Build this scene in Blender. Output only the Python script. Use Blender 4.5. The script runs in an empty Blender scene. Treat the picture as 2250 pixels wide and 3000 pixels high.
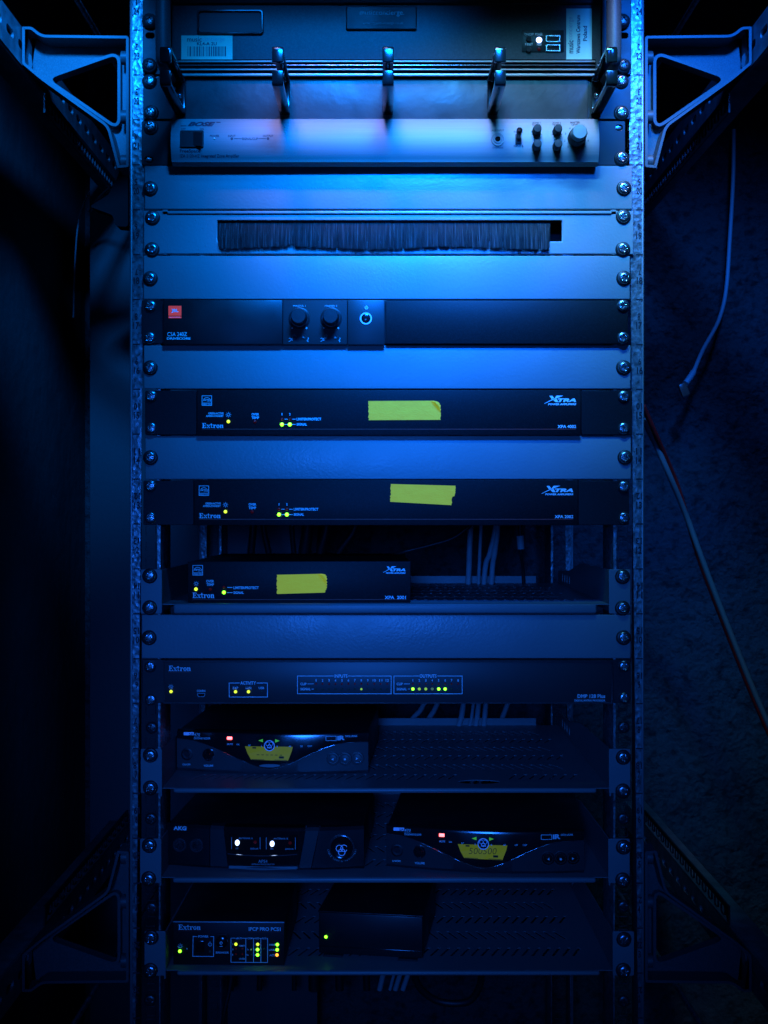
import bpy, bmesh, math, random
from mathutils import Vector, Matrix
random.seed(7)
PI = math.pi
# ------------------------------------------------------------------ camera, world, lamps
# One rack unit is 44.45 mm and spans 131.56 photo pixels on the plane of the rack rails (Y = 0).
PX = 0.04445 / 131.56
D = 1.15
sc = bpy.context.scene
C = sc.collection
cam_data = bpy.data.cameras.new('camera')
cam = bpy.data.objects.new('camera', cam_data); C.objects.link(cam)
cam.location = (0, -D, 0); cam.rotation_euler = (PI/2, 0, 0)
cam_data.sensor_fit = 'HORIZONTAL'; cam_data.sensor_width = 36.0
cam_data.lens = 36.0 * (D/PX) / 2250.0
cam_data.clip_start = 0.01; cam_data.clip_end = 50
sc.camera = cam
world = bpy.data.worlds.new('World'); sc.world = world; world.use_nodes = True
bg = world.node_tree.nodes['Background']
bg.inputs[0].default_value = (0.10, 0.28, 1.0, 1); bg.inputs[1].default_value = 0.002

def lamp(name, kind, loc, target, energy, color, **kw):
    d = bpy.data.lights.new(name, kind); o = bpy.data.objects.new(name, d); C.objects.link(o)
    o.location = loc; d.energy = energy; d.color = color
    o.rotation_euler = (Vector(target) - Vector(loc)).to_track_quat('-Z', 'Z').to_euler()
    for k, v in kw.items(): setattr(d, k, v)
    return o
def strip(name, loc, target, energy, color, size, spread):
    return lamp(name, 'AREA', loc, target, energy, color, shape='RECTANGLE', size=size, size_y=0.03, spread=math.radians(spread))
strip('blue_strip_lamp', (0.02, -0.40, 0.60), (-0.03, 0.0, 0.255), 1.06, (0.001, 0.205, 1.0), 0.22, 43)
strip('blue_strip_lamp', (0.10, -0.45, 0.60), (0.08, 0.0, 0.19), 0.70, (0.001, 0.10, 1.0), 0.20, 35)
strip('pale_strip_lamp', (0.14, -0.30, 0.62), (0.19, 0.0, 0.29), 0.47, (0.08, 0.53, 1.0), 0.25, 46)
strip('violet_strip_lamp', (0.04, -0.17, 0.64), (0.08, 0.0, 0.346), 0.100, (0.62, 0.46, 1.0), 0.42, 22)
strip('blue_strip_lamp', (-0.06, -0.24, 0.60), (-0.06, 0.0, 0.41), 0.150, (0.001, 0.22, 1.0), 0.25, 34)
lamp('bracket_fill_lamp', 'SPOT', (-0.26, -0.36, 0.60), (-0.34, 0.0, 0.44), 46.0, (0.003, 0.20, 0.95), spot_size=math.radians(36), spot_blend=1.0, shadow_soft_size=0.03)  # unseen spot added to brighten the upper left bracket and rail
lamp('blue_side_lamp', 'SPOT', (0.30, -0.40, 0.62), (0.34, 0.0, 0.42), 34.0, (0.003, 0.14, 1.0), spot_size=math.radians(44), spot_blend=1.0, shadow_soft_size=0.03)
lamp('wall_fill_lamp', 'SPOT', (0.46, -0.10, 0.85), (0.54, 0.62, 0.16), 13.0, (0.012, 0.15, 1.0), spot_size=math.radians(46), spot_blend=1.0, shadow_soft_size=0.05)  # extra unseen spot, added only to brighten the rough wall
lamp('front_fill_lamp', 'AREA', (-0.10, -1.5, 0.10), (-0.02, 0.0, -0.19), 0.74, (0.012, 0.155, 1.0), shape='DISK', size=0.3, spread=math.radians(36))  # fill added from behind the camera to lift the dark lower shelves
sc.view_settings.view_transform = 'Standard'; sc.view_settings.look = 'None'
sc.view_settings.exposure = 0; sc.view_settings.gamma = 1
sc.view_settings.use_curve_mapping = False
sc.render.engine = 'CYCLES'
sc.cycles.max_bounces = 6; sc.cycles.use_denoising = True
sc.cycles.sample_clamp_indirect = 4

# ------------------------------------------------------------------ materials
MATS = {}
def mat(name, col, rough=0.5, metal=0.0, bump=None, var=None, spec=0.5, emit=None, strength=0.0, coat=0.0, stretch=None, rvar=None, aniso=0.0):
    m = bpy.data.materials.new(name); m.use_nodes = True
    nt = m.node_tree; N = nt.nodes; L = nt.links; b = N['Principled BSDF']
    b.inputs['Base Color'].default_value = (*col, 1); b.inputs['Roughness'].default_value = rough
    b.inputs['Metallic'].default_value = metal; b.inputs['Specular IOR Level'].default_value = spec
    b.inputs['Coat Weight'].default_value = coat; b.inputs['Coat Roughness'].default_value = 0.1
    b.inputs['Anisotropic'].default_value = aniso
    if emit:
        b.inputs['Emission Color'].default_value = (*emit, 1); b.inputs['Emission Strength'].default_value = strength
    g = N.new('ShaderNodeNewGeometry'); pos = g.outputs['Position']
    if stretch:
        mp = N.new('ShaderNodeMapping'); mp.inputs['Scale'].default_value = stretch
        L.new(pos, mp.inputs['Vector']); pos = mp.outputs['Vector']
    if bump:
        for i, (scale, dist, kind) in enumerate(bump):
            t = N.new('ShaderNodeTexVoronoi' if kind == 'v' else 'ShaderNodeTexNoise'); t.inputs['Scale'].default_value = scale
            if kind != 'v': t.inputs['Detail'].default_value = 3
            L.new(pos, t.inputs['Vector'])
            bp = N.new('ShaderNodeBump'); bp.inputs['Distance'].default_value = dist; bp.inputs['Strength'].default_value = 1.0
            L.new(t.outputs[0], bp.inputs['Height'])
            if i: L.new(prev.outputs['Normal'], bp.inputs['Normal'])
            prev = bp
        L.new(prev.outputs['Normal'], b.inputs['Normal'])
    if var:
        scale, c2, lo, hi = var
        t = N.new('ShaderNodeTexNoise'); t.inputs['Scale'].default_value = scale; t.inputs['Detail'].default_value = 5
        L.new(pos, t.inputs['Vector'])
        r = N.new('ShaderNodeValToRGB'); r.color_ramp.elements[0].position = lo; r.color_ramp.elements[1].position = hi
        r.color_ramp.elements[0].color = (*col, 1); r.color_ramp.elements[1].color = (*c2, 1)
        L.new(t.outputs[0], r.inputs[0]); L.new(r.outputs[0], b.inputs['Base Color'])
    if rvar:
        scale, a, c = rvar
        t = N.new('ShaderNodeTexNoise'); t.inputs['Scale'].default_value = scale; t.inputs['Detail'].default_value = 4
        L.new(pos, t.inputs['Vector'])
        r = N.new('ShaderNodeMapRange'); r.inputs['From Min'].default_value = 0.35; r.inputs['From Max'].default_value = 0.65
        r.inputs['To Min'].default_value = a; r.inputs['To Max'].default_value = c
        L.new(t.outputs[0], r.inputs[0]); L.new(r.outputs[0], b.inputs['Roughness'])
    MATS[name] = m
    return m
def g(v, w=None): return (v, v, v if w is None else w)
mat('panel_grey', g(0.225), 0.36, bump=[(420, 0.00024, 'n')], var=(9, g(0.255), 0.3, 0.7), rvar=(14, 0.3, 0.42))
mat('black_coat', g(0.006), 0.5, bump=[(900, 0.00008, 'n')], var=(700, g(0.013), 0.45, 0.75), spec=0.2)
mat('black_smooth', g(0.008), 0.42, var=(30, g(0.012), 0.3, 0.7), rvar=(25, 0.36, 0.5), spec=0.35)
mat('black_gloss', g(0.010), 0.13, coat=0.5, rvar=(40, 0.10, 0.2))
mat('black_matte', g(0.012), 0.7)
mat('void_black', g(0.004), 0.9, spec=0.1)
mat('dark_window', (0.010, 0.014, 0.016), 0.45, spec=0.3)
mat('device_blue_grey', g(0.028), 0.42, var=(20, g(0.033), 0.3, 0.7))
mat('server_face', g(0.07), 0.45, bump=[(1100, 0.00006, 'n')], var=(600, g(0.095), 0.4, 0.7))
mat('duct_steel', g(0.065), 0.38, bump=[(60, 0.0006, 'n')], var=(26, g(0.035), 0.50, 0.72), rvar=(20, 0.32, 0.5))
mat('brushed_aluminium', g(0.20), 0.6, 0.2, bump=[(260, 0.00002, 'n')], stretch=(0.06, 1, 6), var=(220, g(0.225), 0.35, 0.65))
mat('galvanised', g(0.15), 0.36, 0.65, bump=[(210, 0.0004, 'v'), (700, 0.0001, 'n')], var=(160, g(0.34), 0.38, 0.62), rvar=(240, 0.25, 0.5))
mat('rail_edge', g(0.22), 0.4, 0.5, bump=[(300, 0.0001, 'n')])
mat('screw_steel', g(0.42), 0.26, 0.95, bump=[(900, 0.00012, 'n')])
mat('screw_dark', g(0.10), 0.35, 0.8, bump=[(900, 0.00012, 'n')])
mat('washer_black', g(0.014), 0.4)
mat('bracket_paint', g(0.055), 0.5, bump=[(1200, 0.00006, 'n')], var=(900, g(0.088), 0.4, 0.7))
mat('beam_zinc', g(0.16), 0.42, 0.5, bump=[(150, 0.0003, 'n')], var=(60, g(0.26), 0.4, 0.65))
mat('chrome_trim', g(0.5), 0.22, 0.9)
mat('warm_trim', (0.62, 0.56, 0.48), 0.35, 0.4)
mat('print_white', g(0.95), 0.5, spec=0.3)
mat('print_grey', g(0.55), 0.5, spec=0.3)
mat('print_dark', (0.012, 0.012, 0.03), 0.5)
mat('print_faint', g(0.25), 0.5)
mat('print_red', (0.62, 0.045, 0.03), 0.5, emit=(0.5, 0.03, 0.04), strength=0.0)
mat('badge_red_glow', (0.85, 0.05, 0.03), 0.5, emit=(0.55, 0.05, 0.03), strength=0.55)  # glow added so the red survives the blue lamps; badge is not backlit
mat('rail_ink', (0.006, 0.006, 0.012), 0.6)
mat('paper_cream', (0.80, 0.84, 0.60), 0.6, var=(40, (0.76, 0.80, 0.55), 0.3, 0.7))
mat('paper_white', (0.72, 0.95, 0.72), 0.6)
mat('yellow_tape_glow', (0.60, 0.50, 0.015), 0.75, bump=[(420, 0.00025, 'n')], stretch=(1, 1, 2.5), var=(90, (0.50, 0.42, 0.012), 0.35, 0.65), emit=(0.33, 0.46, 0.03), strength=0.50)  # constant emission added; blue lamps alone leave the yellow nearly black
mat('led_green_on', (0.5, 0.8, 0.1), 0.3, emit=(0.13, 0.80, 0.010), strength=7.0)
mat('led_amber_on', (0.8, 0.7, 0.1), 0.3, emit=(0.40, 0.55, 0.015), strength=2.4)
mat('led_green_mid', (0.4, 0.7, 0.1), 0.3, emit=(0.25, 0.55, 0.03), strength=0.9)
mat('led_green_dim', (0.2, 0.4, 0.15), 0.3, emit=(0.2, 0.42, 0.12), strength=0.22)
mat('led_green_off', (0.02, 0.09, 0.06), 0.25)
mat('led_red_off', (0.16, 0.012, 0.012), 0.25, emit=(0.3, 0.01, 0.01), strength=0.05)  # faint emission added although these lights are off
mat('led_red_on', (0.9, 0.1, 0.1), 0.3, emit=(1.0, 0.09, 0.10), strength=7.0)
mat('led_orange_on', (0.9, 0.4, 0.1), 0.3, emit=(1.0, 0.28, 0.02), strength=3.0)
mat('led_blue_on', (0.6, 0.7, 1.0), 0.3, emit=(0.30, 0.45, 1.0), strength=9.0)
mat('led_white_on', (0.7, 0.8, 1.0), 0.3, emit=(0.42, 0.58, 1.0), strength=3.5)
mat('led_ring_blue', (0.2, 0.5, 1.0), 0.3, emit=(0.02, 0.22, 1.0), strength=1.3)
mat('logo_glow', (0.4, 0.6, 1.0), 0.3, emit=(0.04, 0.20, 0.8), strength=0.32)
mat('lcd_lit', (0.14, 0.16, 0.01), 0.35, emit=(0.12, 0.175, 0.001), strength=0.48)
mat('lcd_ink', (0.01, 0.015, 0.0), 0.5)
mat('arrow_green', (0.1, 0.5, 0.05), 0.4, emit=(0.06, 0.42, 0.01), strength=0.6)
mat('cable_white', g(0.42), 0.5)
mat('cable_grey', g(0.34), 0.55)
mat('cable_black', g(0.012), 0.5)
mat('cable_wall', g(0.15), 0.55)
mat('power_panel_dark', g(0.016), 0.42)
mat('receiver_face', g(0.055), 0.4, var=(20, g(0.063), 0.3, 0.7))
mat('cable_red', (0.60, 0.015, 0.012), 0.5)
mat('plug_clear', (0.35, 0.08, 0.05), 0.25)
mat('bristle_black', g(0.03), 0.3, spec=0.8, stretch=(1, 0.02, 0.02), var=(900, g(0.16), 0.52, 0.72))
mat('backboard_paint', g(0.07), 0.55, bump=[(120, 0.0002, 'n')])
mat('plaster_rough', g(0.045), 0.9, bump=[(7, 0.03, 'n'), (38, 0.010, 'n'), (150, 0.004, 'n')], var=(85, g(0.012), 0.50, 0.70))
mat('side_wall_dark', g(0.05), 0.75, bump=[(40, 0.002, 'n')], var=(6, g(0.03), 0.4, 0.65))
mat('floor_concrete', g(0.05), 0.85, bump=[(60, 0.002, 'n')], var=(12, g(0.035), 0.4, 0.6))
mat('shelf_grey', g(0.175), 0.42, bump=[(500, 0.0001, 'n')], var=(12, g(0.195), 0.3, 0.7))
mat('pale_edge', g(0.7), 0.4, 0.3)

# ------------------------------------------------------------------ mesh helpers
def W(px, py, Y=0.0):
    k = PX*(D+Y)/D
    return Vector(((px-1125)*k, Y, (1500-py)*k))
def Z(py, Y=0.0): return (1500-py)*PX*(D+Y)/D
def X(px, Y=0.0): return (px-1125)*PX*(D+Y)/D
WL = {}
def obj(name, mesh, material=None, parent=None, loc=(0, 0, 0), rot=None):
    """loc is in the frame of the top-level thing (its root)."""
    o = bpy.data.objects.new(name, mesh); C.objects.link(o)
    if material is not None and mesh is not None and not mesh.materials: mesh.materials.append(MATS[material])
    loc = Vector(loc); WL[o] = loc if parent is not None else Vector((0, 0, 0))
    if parent is not None:
        o.parent = parent; o.location = loc - WL[parent]
    else: o.location = loc
    if rot: o.rotation_euler = rot
    return o
def thing(name, label, cat, loc=(0, 0, 0), rotz=0, group=None):
    o = bpy.data.objects.new(name, None); C.objects.link(o); o.location = loc; o.rotation_euler = (0, 0, rotz)
    o.empty_display_size = 0.02; WL[o] = Vector((0, 0, 0))
    o['label'] = label; o['category'] = cat
    if group: o['group'] = group
    return o
def mesh_from(verts, faces, smooth=None):
    m = bpy.data.meshes.new('m'); m.from_pydata([tuple(v) for v in verts], [], faces); m.validate(); m.update()
    if smooth: shade(m, smooth)
    return m
def shade(m, deg=35):
    m.shade_smooth(); m.set_sharp_from_angle(angle=math.radians(deg))
def box(x0, x1, y0, y1, z0, z1, bev=0.0, seg=2):
    bm = bmesh.new()
    bmesh.ops.create_cube(bm, size=1, matrix=Matrix.Translation(((x0+x1)/2, (y0+y1)/2, (z0+z1)/2)) @ Matrix.Diagonal((abs(x1-x0), abs(y1-y0), abs(z1-z0), 1)))
    if bev > 0:
        bmesh.ops.bevel(bm, geom=bm.edges[:], offset=bev, segments=seg, profile=0.5, affect='EDGES')
    m = bpy.data.meshes.new('m'); bm.to_mesh(m); bm.free()
    if bev > 0: shade(m, 40)
    return m
def plate(outer, holes, a, thick, plane='XZ', bev=0.0):
    """outer/holes: 2D outlines in metres; plane XZ: front face at Y=a, back at a+thick; plane YZ: from X=a to a+thick; XY: from Z=a up."""
    c = bpy.data.curves.new('c', 'CURVE'); c.dimensions = '2D'; c.fill_mode = 'BOTH'
    c.bevel_depth = bev; c.bevel_resolution = 1; c.extrude = max(thick/2 - bev, 0); c.offset = -bev
    for pts in [outer] + list(holes):
        s = c.splines.new('POLY'); s.points.add(len(pts)-1)
        for p, q in zip(s.points, pts): p.co = (q[0], q[1], 0, 1)
        s.use_cyclic_u = True
    o = bpy.data.objects.new('c', c); m = bpy.data.meshes.new_from_object(o)
    bpy.data.objects.remove(o); bpy.data.curves.remove(c)
    m.materials.clear()
    mid = a + thick/2
    for v in m.vertices:
        x, y, z = v.co
        v.co = (x, mid - z, y) if plane == 'XZ' else (mid + z, x, y) if plane == 'YZ' else (x, y, mid + z)
    m.update(); shade(m, 40)
    return m
def rect(x0, x1, y0, y1): return [(x0, y0), (x1, y0), (x1, y1), (x0, y1)]
def rrect(x0, x1, y0, y1, r, n=5):
    out = []
    for cx, cy, a in ((x1-r, y1-r, 0), (x0+r, y1-r, 90), (x0+r, y0+r, 180), (x1-r, y0+r, 270)):
        for i in range(n+1):
            t = math.radians(a + 90*i/n); out.append((cx+r*math.cos(t), cy+r*math.sin(t)))
    return out
def roundpoly(pts, r, n=5):
    out = []
    k = len(pts)
    for i in range(k):
        p = Vector(pts[i]); a = (Vector(pts[i-1])-p); b = (Vector(pts[(i+1) % k])-p)
        rr = r[i] if isinstance(r, (list, tuple)) else r
        rr = min(rr, a.length*0.45, b.length*0.45)
        if rr <= 0: out.append(tuple(p)); continue
        s, e = p + a.normalized()*rr, p + b.normalized()*rr
        for j in range(n+1):
            t = j/n; q = s*(1-t)**2 + p*2*t*(1-t) + e*t*t; out.append((q.x, q.y))
    return out
def offset(pts, d):
    """grow (d>0) a closed outline"""
    k = len(pts); area = sum(pts[i-1][0]*pts[i][1]-pts[i][0]*pts[i-1][1] for i in range(k)); sg = 1 if area > 0 else -1
    out = []
    for i in range(k):
        p = Vector(pts[i]); a = (p-Vector(pts[i-1])).normalized(); b = (Vector(pts[(i+1) % k])-p).normalized()
        n1 = Vector((a.y, -a.x))*sg; n2 = Vector((b.y, -b.x))*sg; n = n1+n2
        if n.length < 1e-6: n = n1
        n = n.normalized(); c = max(n.dot(n1), 0.35); out.append(tuple(p + n*(d/c)))
    return out
def lathe(profile, n=28, smooth=40):
    """profile: (radius, y) pairs; axis along Y, the front is -Y"""
    V, F = [], []
    for r, y in profile:
        for i in range(n):
            t = 2*PI*i/n; V.append((r*math.cos(t), y, r*math.sin(t)))
    for j in range(len(profile)-1):
        for i in range(n):
            a, b = j*n+i, j*n+(i+1) % n; F.append((a, b, b+n, a+n))
    if profile[0][0] > 1e-6: F.append(tuple(range(n)))
    if profile[-1][0] > 1e-6: F.append(tuple(range((len(profile)-1)*n, len(profile)*n))[::-1])
    return mesh_from(V, F, smooth)
def tube(pts, r, n=8, steps=6):
    """a smooth cable through pts"""
    P = [Vector(p) for p in pts]; Q = []
    for i in range(len(P)-1):
        p0, p1, p2, p3 = P[max(i-1, 0)], P[i], P[i+1], P[min(i+2, len(P)-1)]
        for j in range(steps):
            t = j/steps
            Q.append(0.5*((2*p1)+(p2-p0)*t+(2*p0-5*p1+4*p2-p3)*t*t+(3*p1-p0-3*p2+p3)*t**3))
    Q.append(P[-1]); V, F = [], []
    up = Vector((0.3, 0.9, 0.1))
    for i, q in enumerate(Q):
        t = (Q[min(i+1, len(Q)-1)]-Q[max(i-1, 0)]).normalized(); u = t.cross(up).normalized(); v = t.cross(u).normalized()
        rr = r if not callable(r) else r(i/(len(Q)-1))
        for k in range(n):
            a = 2*PI*k/n; V.append(q+(u*math.cos(a)+v*math.sin(a))*rr)
    for i in range(len(Q)-1):
        for k in range(n):
            a, b = i*n+k, i*n+(k+1) % n; F.append((a, b, b+n, a+n))
    F.append(tuple(range(n))); F.append(tuple(range((len(Q)-1)*n, len(Q)*n))[::-1])
    return mesh_from(V, F, 60)
TEXT = {}
def text_shape(s, bold=0.0, shear=0.0):
    key = (s, bold, shear)
    if key not in TEXT:
        c = bpy.data.curves.new('t', 'FONT'); c.body = s; c.size = 1; c.offset = bold; c.shear = shear; c.resolution_u = 3
        o = bpy.data.objects.new('t', c); m = bpy.data.meshes.new_from_object(o)
        V = [(v.co.x, v.co.y) for v in m.vertices]; F = [tuple(p.vertices) for p in m.polygons]
        bpy.data.objects.remove(o); bpy.data.curves.remove(c); bpy.data.meshes.remove(m)
        xs = [v[0] for v in V]; ys = [v[1] for v in V]
        x0, x1, y0, y1 = min(xs), max(xs), min(ys), max(ys)
        TEXT[key] = ([((x-x0)/(x1-x0), (y-y0)/max(y1-y0, 1e-6)) for x, y in V], F)
    return TEXT[key]

class Dev:
    """A device: root Empty plus a mapping from photo pixels on its face to its own frame."""
    def __init__(self, name, label, cat, loc, rotz=0, group=None, face=None, Yf=0.0):
        self.L = Vector(loc); self.root = thing(name, label, cat, loc, rotz, group); self.face = face; self.Yf = Yf
    def F(self, px, py, off=0.0):
        if self.face: return self.face(px, py, off)
        return W(px, py, self.Yf-off) - self.L
    def part(self, name, mesh, material, parent=None, loc=(0, 0, 0), rot=None): return obj(name, mesh, material, parent or self.root, loc, rot)
    def add(self, name, mesh, material, parent=None):   # mesh in world coordinates
        return self.part(name, mesh, material, parent, -self.L)
    def flat(self, name, polys, material, off=0.00015, parent=None):
        """flat print: polys = list of px outlines (each convex or simple)"""
        V, Fc = [], []
        for p in polys:
            Fc.append(tuple(range(len(V), len(V)+len(p)))); V += [self.F(x, y, off) for x, y in p]
        return self.part(name, mesh_from(V, Fc), material, parent)
    def text(self, s, x0, y0, x1, y1, material='print_white', bold=0.0, shear=0.0, off=0.00015, parent=None, turn=0, name='lettering'):
        if s == '1': c_ = (x0+x1)/2; x0, x1 = c_-(x1-x0)*0.24, c_+(x1-x0)*0.24
        if material in ('print_white', 'print_dark') and bold >= 0: bold += 0.010
        V, Fc = text_shape(s, bold, shear); out = []
        for u, v in V:
            if turn == 90: u, v = 1-v, u       # reads upwards
            elif turn == 180: u, v = 1-u, 1-v
            out.append(self.F(x0+u*(x1-x0), y1-v*(y1-y0), off))
        return self.part(name, mesh_from(out, Fc), material, parent)
    def line(self, pts, w, material='print_white', closed=False, off=0.00015, parent=None, name='line_marking'):
        k = len(pts); V, Fc = [], []
        for i in range(k):
            p = Vector(pts[i])
            a = (p-Vector(pts[i-1])).normalized() if (closed or i > 0) else None
            b = (Vector(pts[(i+1) % k])-p).normalized() if (closed or i < k-1) else None
            a = a or b; b = b or a
            n = Vector((-a.y, a.x)) + Vector((-b.y, b.x)); n = n.normalized(); c = max(n.dot(Vector((-a.y, a.x))), 0.4)
            for s in (-1, 1):
                q = p + n*(s*w/2/c); V.append(self.F(q.x, q.y, off))
        for i in range(k if closed else k-1):
            j = (i+1) % k; Fc.append((2*i, 2*j, 2*j+1, 2*i+1))
        return self.part(name, mesh_from(V, Fc), material, parent)
    def ring(self, cx, cy, r0, r1, material='print_white', off=0.00015, a0=0, a1=360, parent=None, name='ring_marking', n=28):
        full = (a1-a0) >= 360; V, Fc = [], []
        for i in range(n if full else n+1):
            t = math.radians(a0+(a1-a0)*i/n)
            for r in (r0, r1): V.append(self.F(cx+r*math.cos(t), cy-r*math.sin(t), off))
        k = len(V)//2
        for i in range(n): j = (i+1) % k; Fc.append((2*i, 2*j, 2*j+1, 2*i+1))
        return self.part(name, mesh_from(V, Fc), material, parent)
    def disc(self, cx, cy, r, material, off=0.00015, parent=None, name='dot_marking', ry=None, n=20):
        ry = ry or r
        return self.flat(name, [[(cx+r*math.cos(2*PI*i/n), cy+ry*math.sin(2*PI*i/n)) for i in range(n)]], material, off, parent)
    def sun(self, cx, cy, r):
        self.ring(cx, cy, r*0.38, r*0.56, name='icon_marking', n=12)
        pol = []
        for i in range(8):
            t = 2*PI*i/8; c, s = math.cos(t), math.sin(t); w = r*0.085
            pol.append([(cx+c*r*.7-s*w, cy+s*r*.7+c*w), (cx+c*r-s*w, cy+s*r+c*w), (cx+c*r+s*w, cy+s*r-c*w), (cx+c*r*.7+s*w, cy+s*r*.7-c*w)])
        self.flat('icon_marking', pol, 'print_white')
    def at(self, name, key, maker, px, py, off, material, parent=None, rot=None):
        if key not in SHARED: SHARED[key] = maker()
        m = SHARED[key]
        if not m.materials: m.materials.append(MATS[material])
        if m.materials[0] != MATS[material]:
            k2 = key + material
            if k2 not in SHARED: SHARED[k2] = m.copy(); SHARED[k2].materials.clear(); SHARED[k2].materials.append(MATS[material])
            m = SHARED[k2]
        return self.part(name, m, material, parent, self.F(px, py, off), rot)
    def led(self, px, py, material, r=5.0, squash=1.0):
        rm = r*PX
        o = self.at('led', 'led%.2f' % r, lambda: lathe([(rm, 0.0004), (rm, -0.0002), (rm*.8, -rm*.55), (rm*.4, -rm*.85), (0.00001, -rm*.95)], 16, 60), px, py, 0.0001, material)
        return o
    def screw(self, px, py, off=0.0, washer=True, dark=False):
        o = self.at('screw', 'screw', screw_mesh, px, py, off + (0.0012 if washer else 0.0), 'screw_dark' if dark else 'screw_steel', rot=(0, random.uniform(0, 6.28), 0))
        if washer: 
            w = self.at('washer', 'washer', washer_mesh, px, py, off, 'washer_black', parent=o)
            w.matrix_parent_inverse = Matrix.Rotation(0, 4, 'Y')
        return o
SHARED = {}
def screw_mesh():
    R = 0.0058; V, Fc = [], []; nr, na = 16, 64
    for j in range(nr+1):
        r = R*j/nr
        for i in range(na):
            t = 2*PI*i/na; x, z = r*math.cos(t), r*math.sin(t)
            h = 0.0030*(1-0.22*(r/R)**2)*math.sqrt(max(1-(r/R*0.97)**6, 0.0))
            d = min(abs(x), abs(z)); e = max(abs(x), abs(z))
            if d < 0.00085 and e < 0.0034: h -= 0.0016*min(1.0, (0.0034-e)/0.0012)
            elif r < 0.0019: h -= 0.0010
            elif abs(d-e) < 0.0004 and r < 0.0034: h -= 0.0002
            V.append((x, -h, z))
    for i in range(na): t = 2*PI*i/na; V.append((R*math.cos(t), 0.0006, R*math.sin(t)))
    for j in range(nr+1):
        for i in range(na): a, b = j*na+i, j*na+(i+1) % na; Fc.append((a, b, b+na, a+na))
    return mesh_from(V, Fc, 28)
def washer_mesh():
    return lathe([(0.0040, 0.0), (0.0040, -0.0016), (0.0062, -0.0018), (0.0073, -0.0010), (0.0075, 0.0)], 32, 50)

# ------------------------------------------------------------------ the setting
def struct(name, mesh, m):
    o = obj(name, mesh, m); o['kind'] = 'structure'; return o
YB = 0.62
struct('back_wall', mesh_from([(-1.4, YB, -0.9), (1.4, YB, -0.9), (1.4, YB, 1.0), (-1.4, YB, 1.0)], [(0, 1, 2, 3)]), 'plaster_rough')
struct('side_wall', box(-0.47, -0.455, -0.35, YB-0.002, -0.77, 0.9), 'side_wall_dark')
struct('floor', mesh_from([(-1.4, -1.6, -0.78), (1.4, -1.6, -0.78), (1.4, YB, -0.78), (-1.4, YB, -0.78)], [(0, 1, 2, 3)]), 'floor_concrete')
bb = obj('backboard', box(X(262, 0.5), X(930, 0.5), 0.50, 0.518, -0.77, Z(420, 0.5), 0.002), 'backboard_paint')
bb['label'] = 'pale painted backboard standing behind the rack beside the dark side wall'; bb['category'] = 'board'

# ------------------------------------------------------------------ the rack frame
rack = Dev('equipment_rack', 'galvanised steel rack frame with numbered rails holding all the audio gear', 'rack', (0, 0.2, -0.78))
XM = X(1133.5)                                   # the rack's own centre line
def mirror(x): return 2*XM - x
HX = 0.441*0 + X(440)                            # hole column
zt, zb = 0.60, -0.78
U0 = Z(88)                                       # a unit boundary
def rail(x_out, x_in, hx, Yr, side):
    holes = []
    for k in range(-5, 27):
        top = U0 - k*0.04445
        for dz in (0.00635, 0.022225, 0.0381):
            z = top - dz
            if zb+0.02 < z < zt-0.02: holes.append(rrect(hx-0.0047, hx+0.0047, z-0.0047, z+0.0047, 0.0008, 2))
    a, b = sorted((x_out, x_in))
    r = rack.add('rail', plate(rect(a, b, zb, zt), holes, Yr, 0.002), 'galvanised')
    s = 1 if side == 'l' else -1
    rack.add('rail_flange', box(min(x_in-s*0.002, x_in), max(x_in-s*0.002, x_in), Yr+0.0025, Yr+0.055, zb, zt, 0.0005), 'galvanised', r)
    rack.add('rail_edge', box(min(x_out-s*0.003, x_out-s*0.0002), max(x_out-s*0.003, x_out-s*0.0002), Yr+0.0008, Yr+0.045, zb, zt, 0.0010), 'rail_edge', r)
    return r
rl = rail(X(388), X(470), X(441), 0.0, 'l'); rr = rail(mirror(X(388)), mirror(X(470)), X(1826), 0.0, 'r')
rail(X(388), X(470), X(441), 0.43, 'l'); rail(mirror(X(388)), mirror(X(470)), X(1826), 0.43, 'r')
rack.Yf = 0.0
for k in range(-1, 23):
    y = 88 + 131.56*k
    n1, n2 = k+2, 23-k
    if not (1 <= n1 <= 24): continue
    for side, xc, par in (('l', 400, rl), ('r', 1873, rr)):
        j = random.uniform(-1.5, 1.5)
        w1 = 8 if n1 < 10 else 17; w2 = 8 if n2 < 10 else 17
        rack.text(str(n1), xc-w1/2+j, y+40, xc+w1/2+j, y+60, 'rail_ink', 0.03, 0, parent=par, turn=180, name='number_marking')
        rack.text(str(n2), xc-w2/2+j, y+66, xc+w2/2+j, y+87, 'rail_ink', 0.03, 0, parent=par, name='number_marking')
        rack.flat('tick_marking', [[(xc-10, y-2), (xc+10, y-2), (xc+10, y+2), (xc-10, y+2)]], 'rail_ink', parent=par)
# loose screws in the rails between the shelves
for px, py in ((445, 2132), (1827, 2130), (443, 2398), (1826, 2398), (445, 2660), (1826, 2655), (440, 2930), (1827, 2932)):
    rack.screw(px, py, 0.0, washer=False, dark=True)

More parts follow.
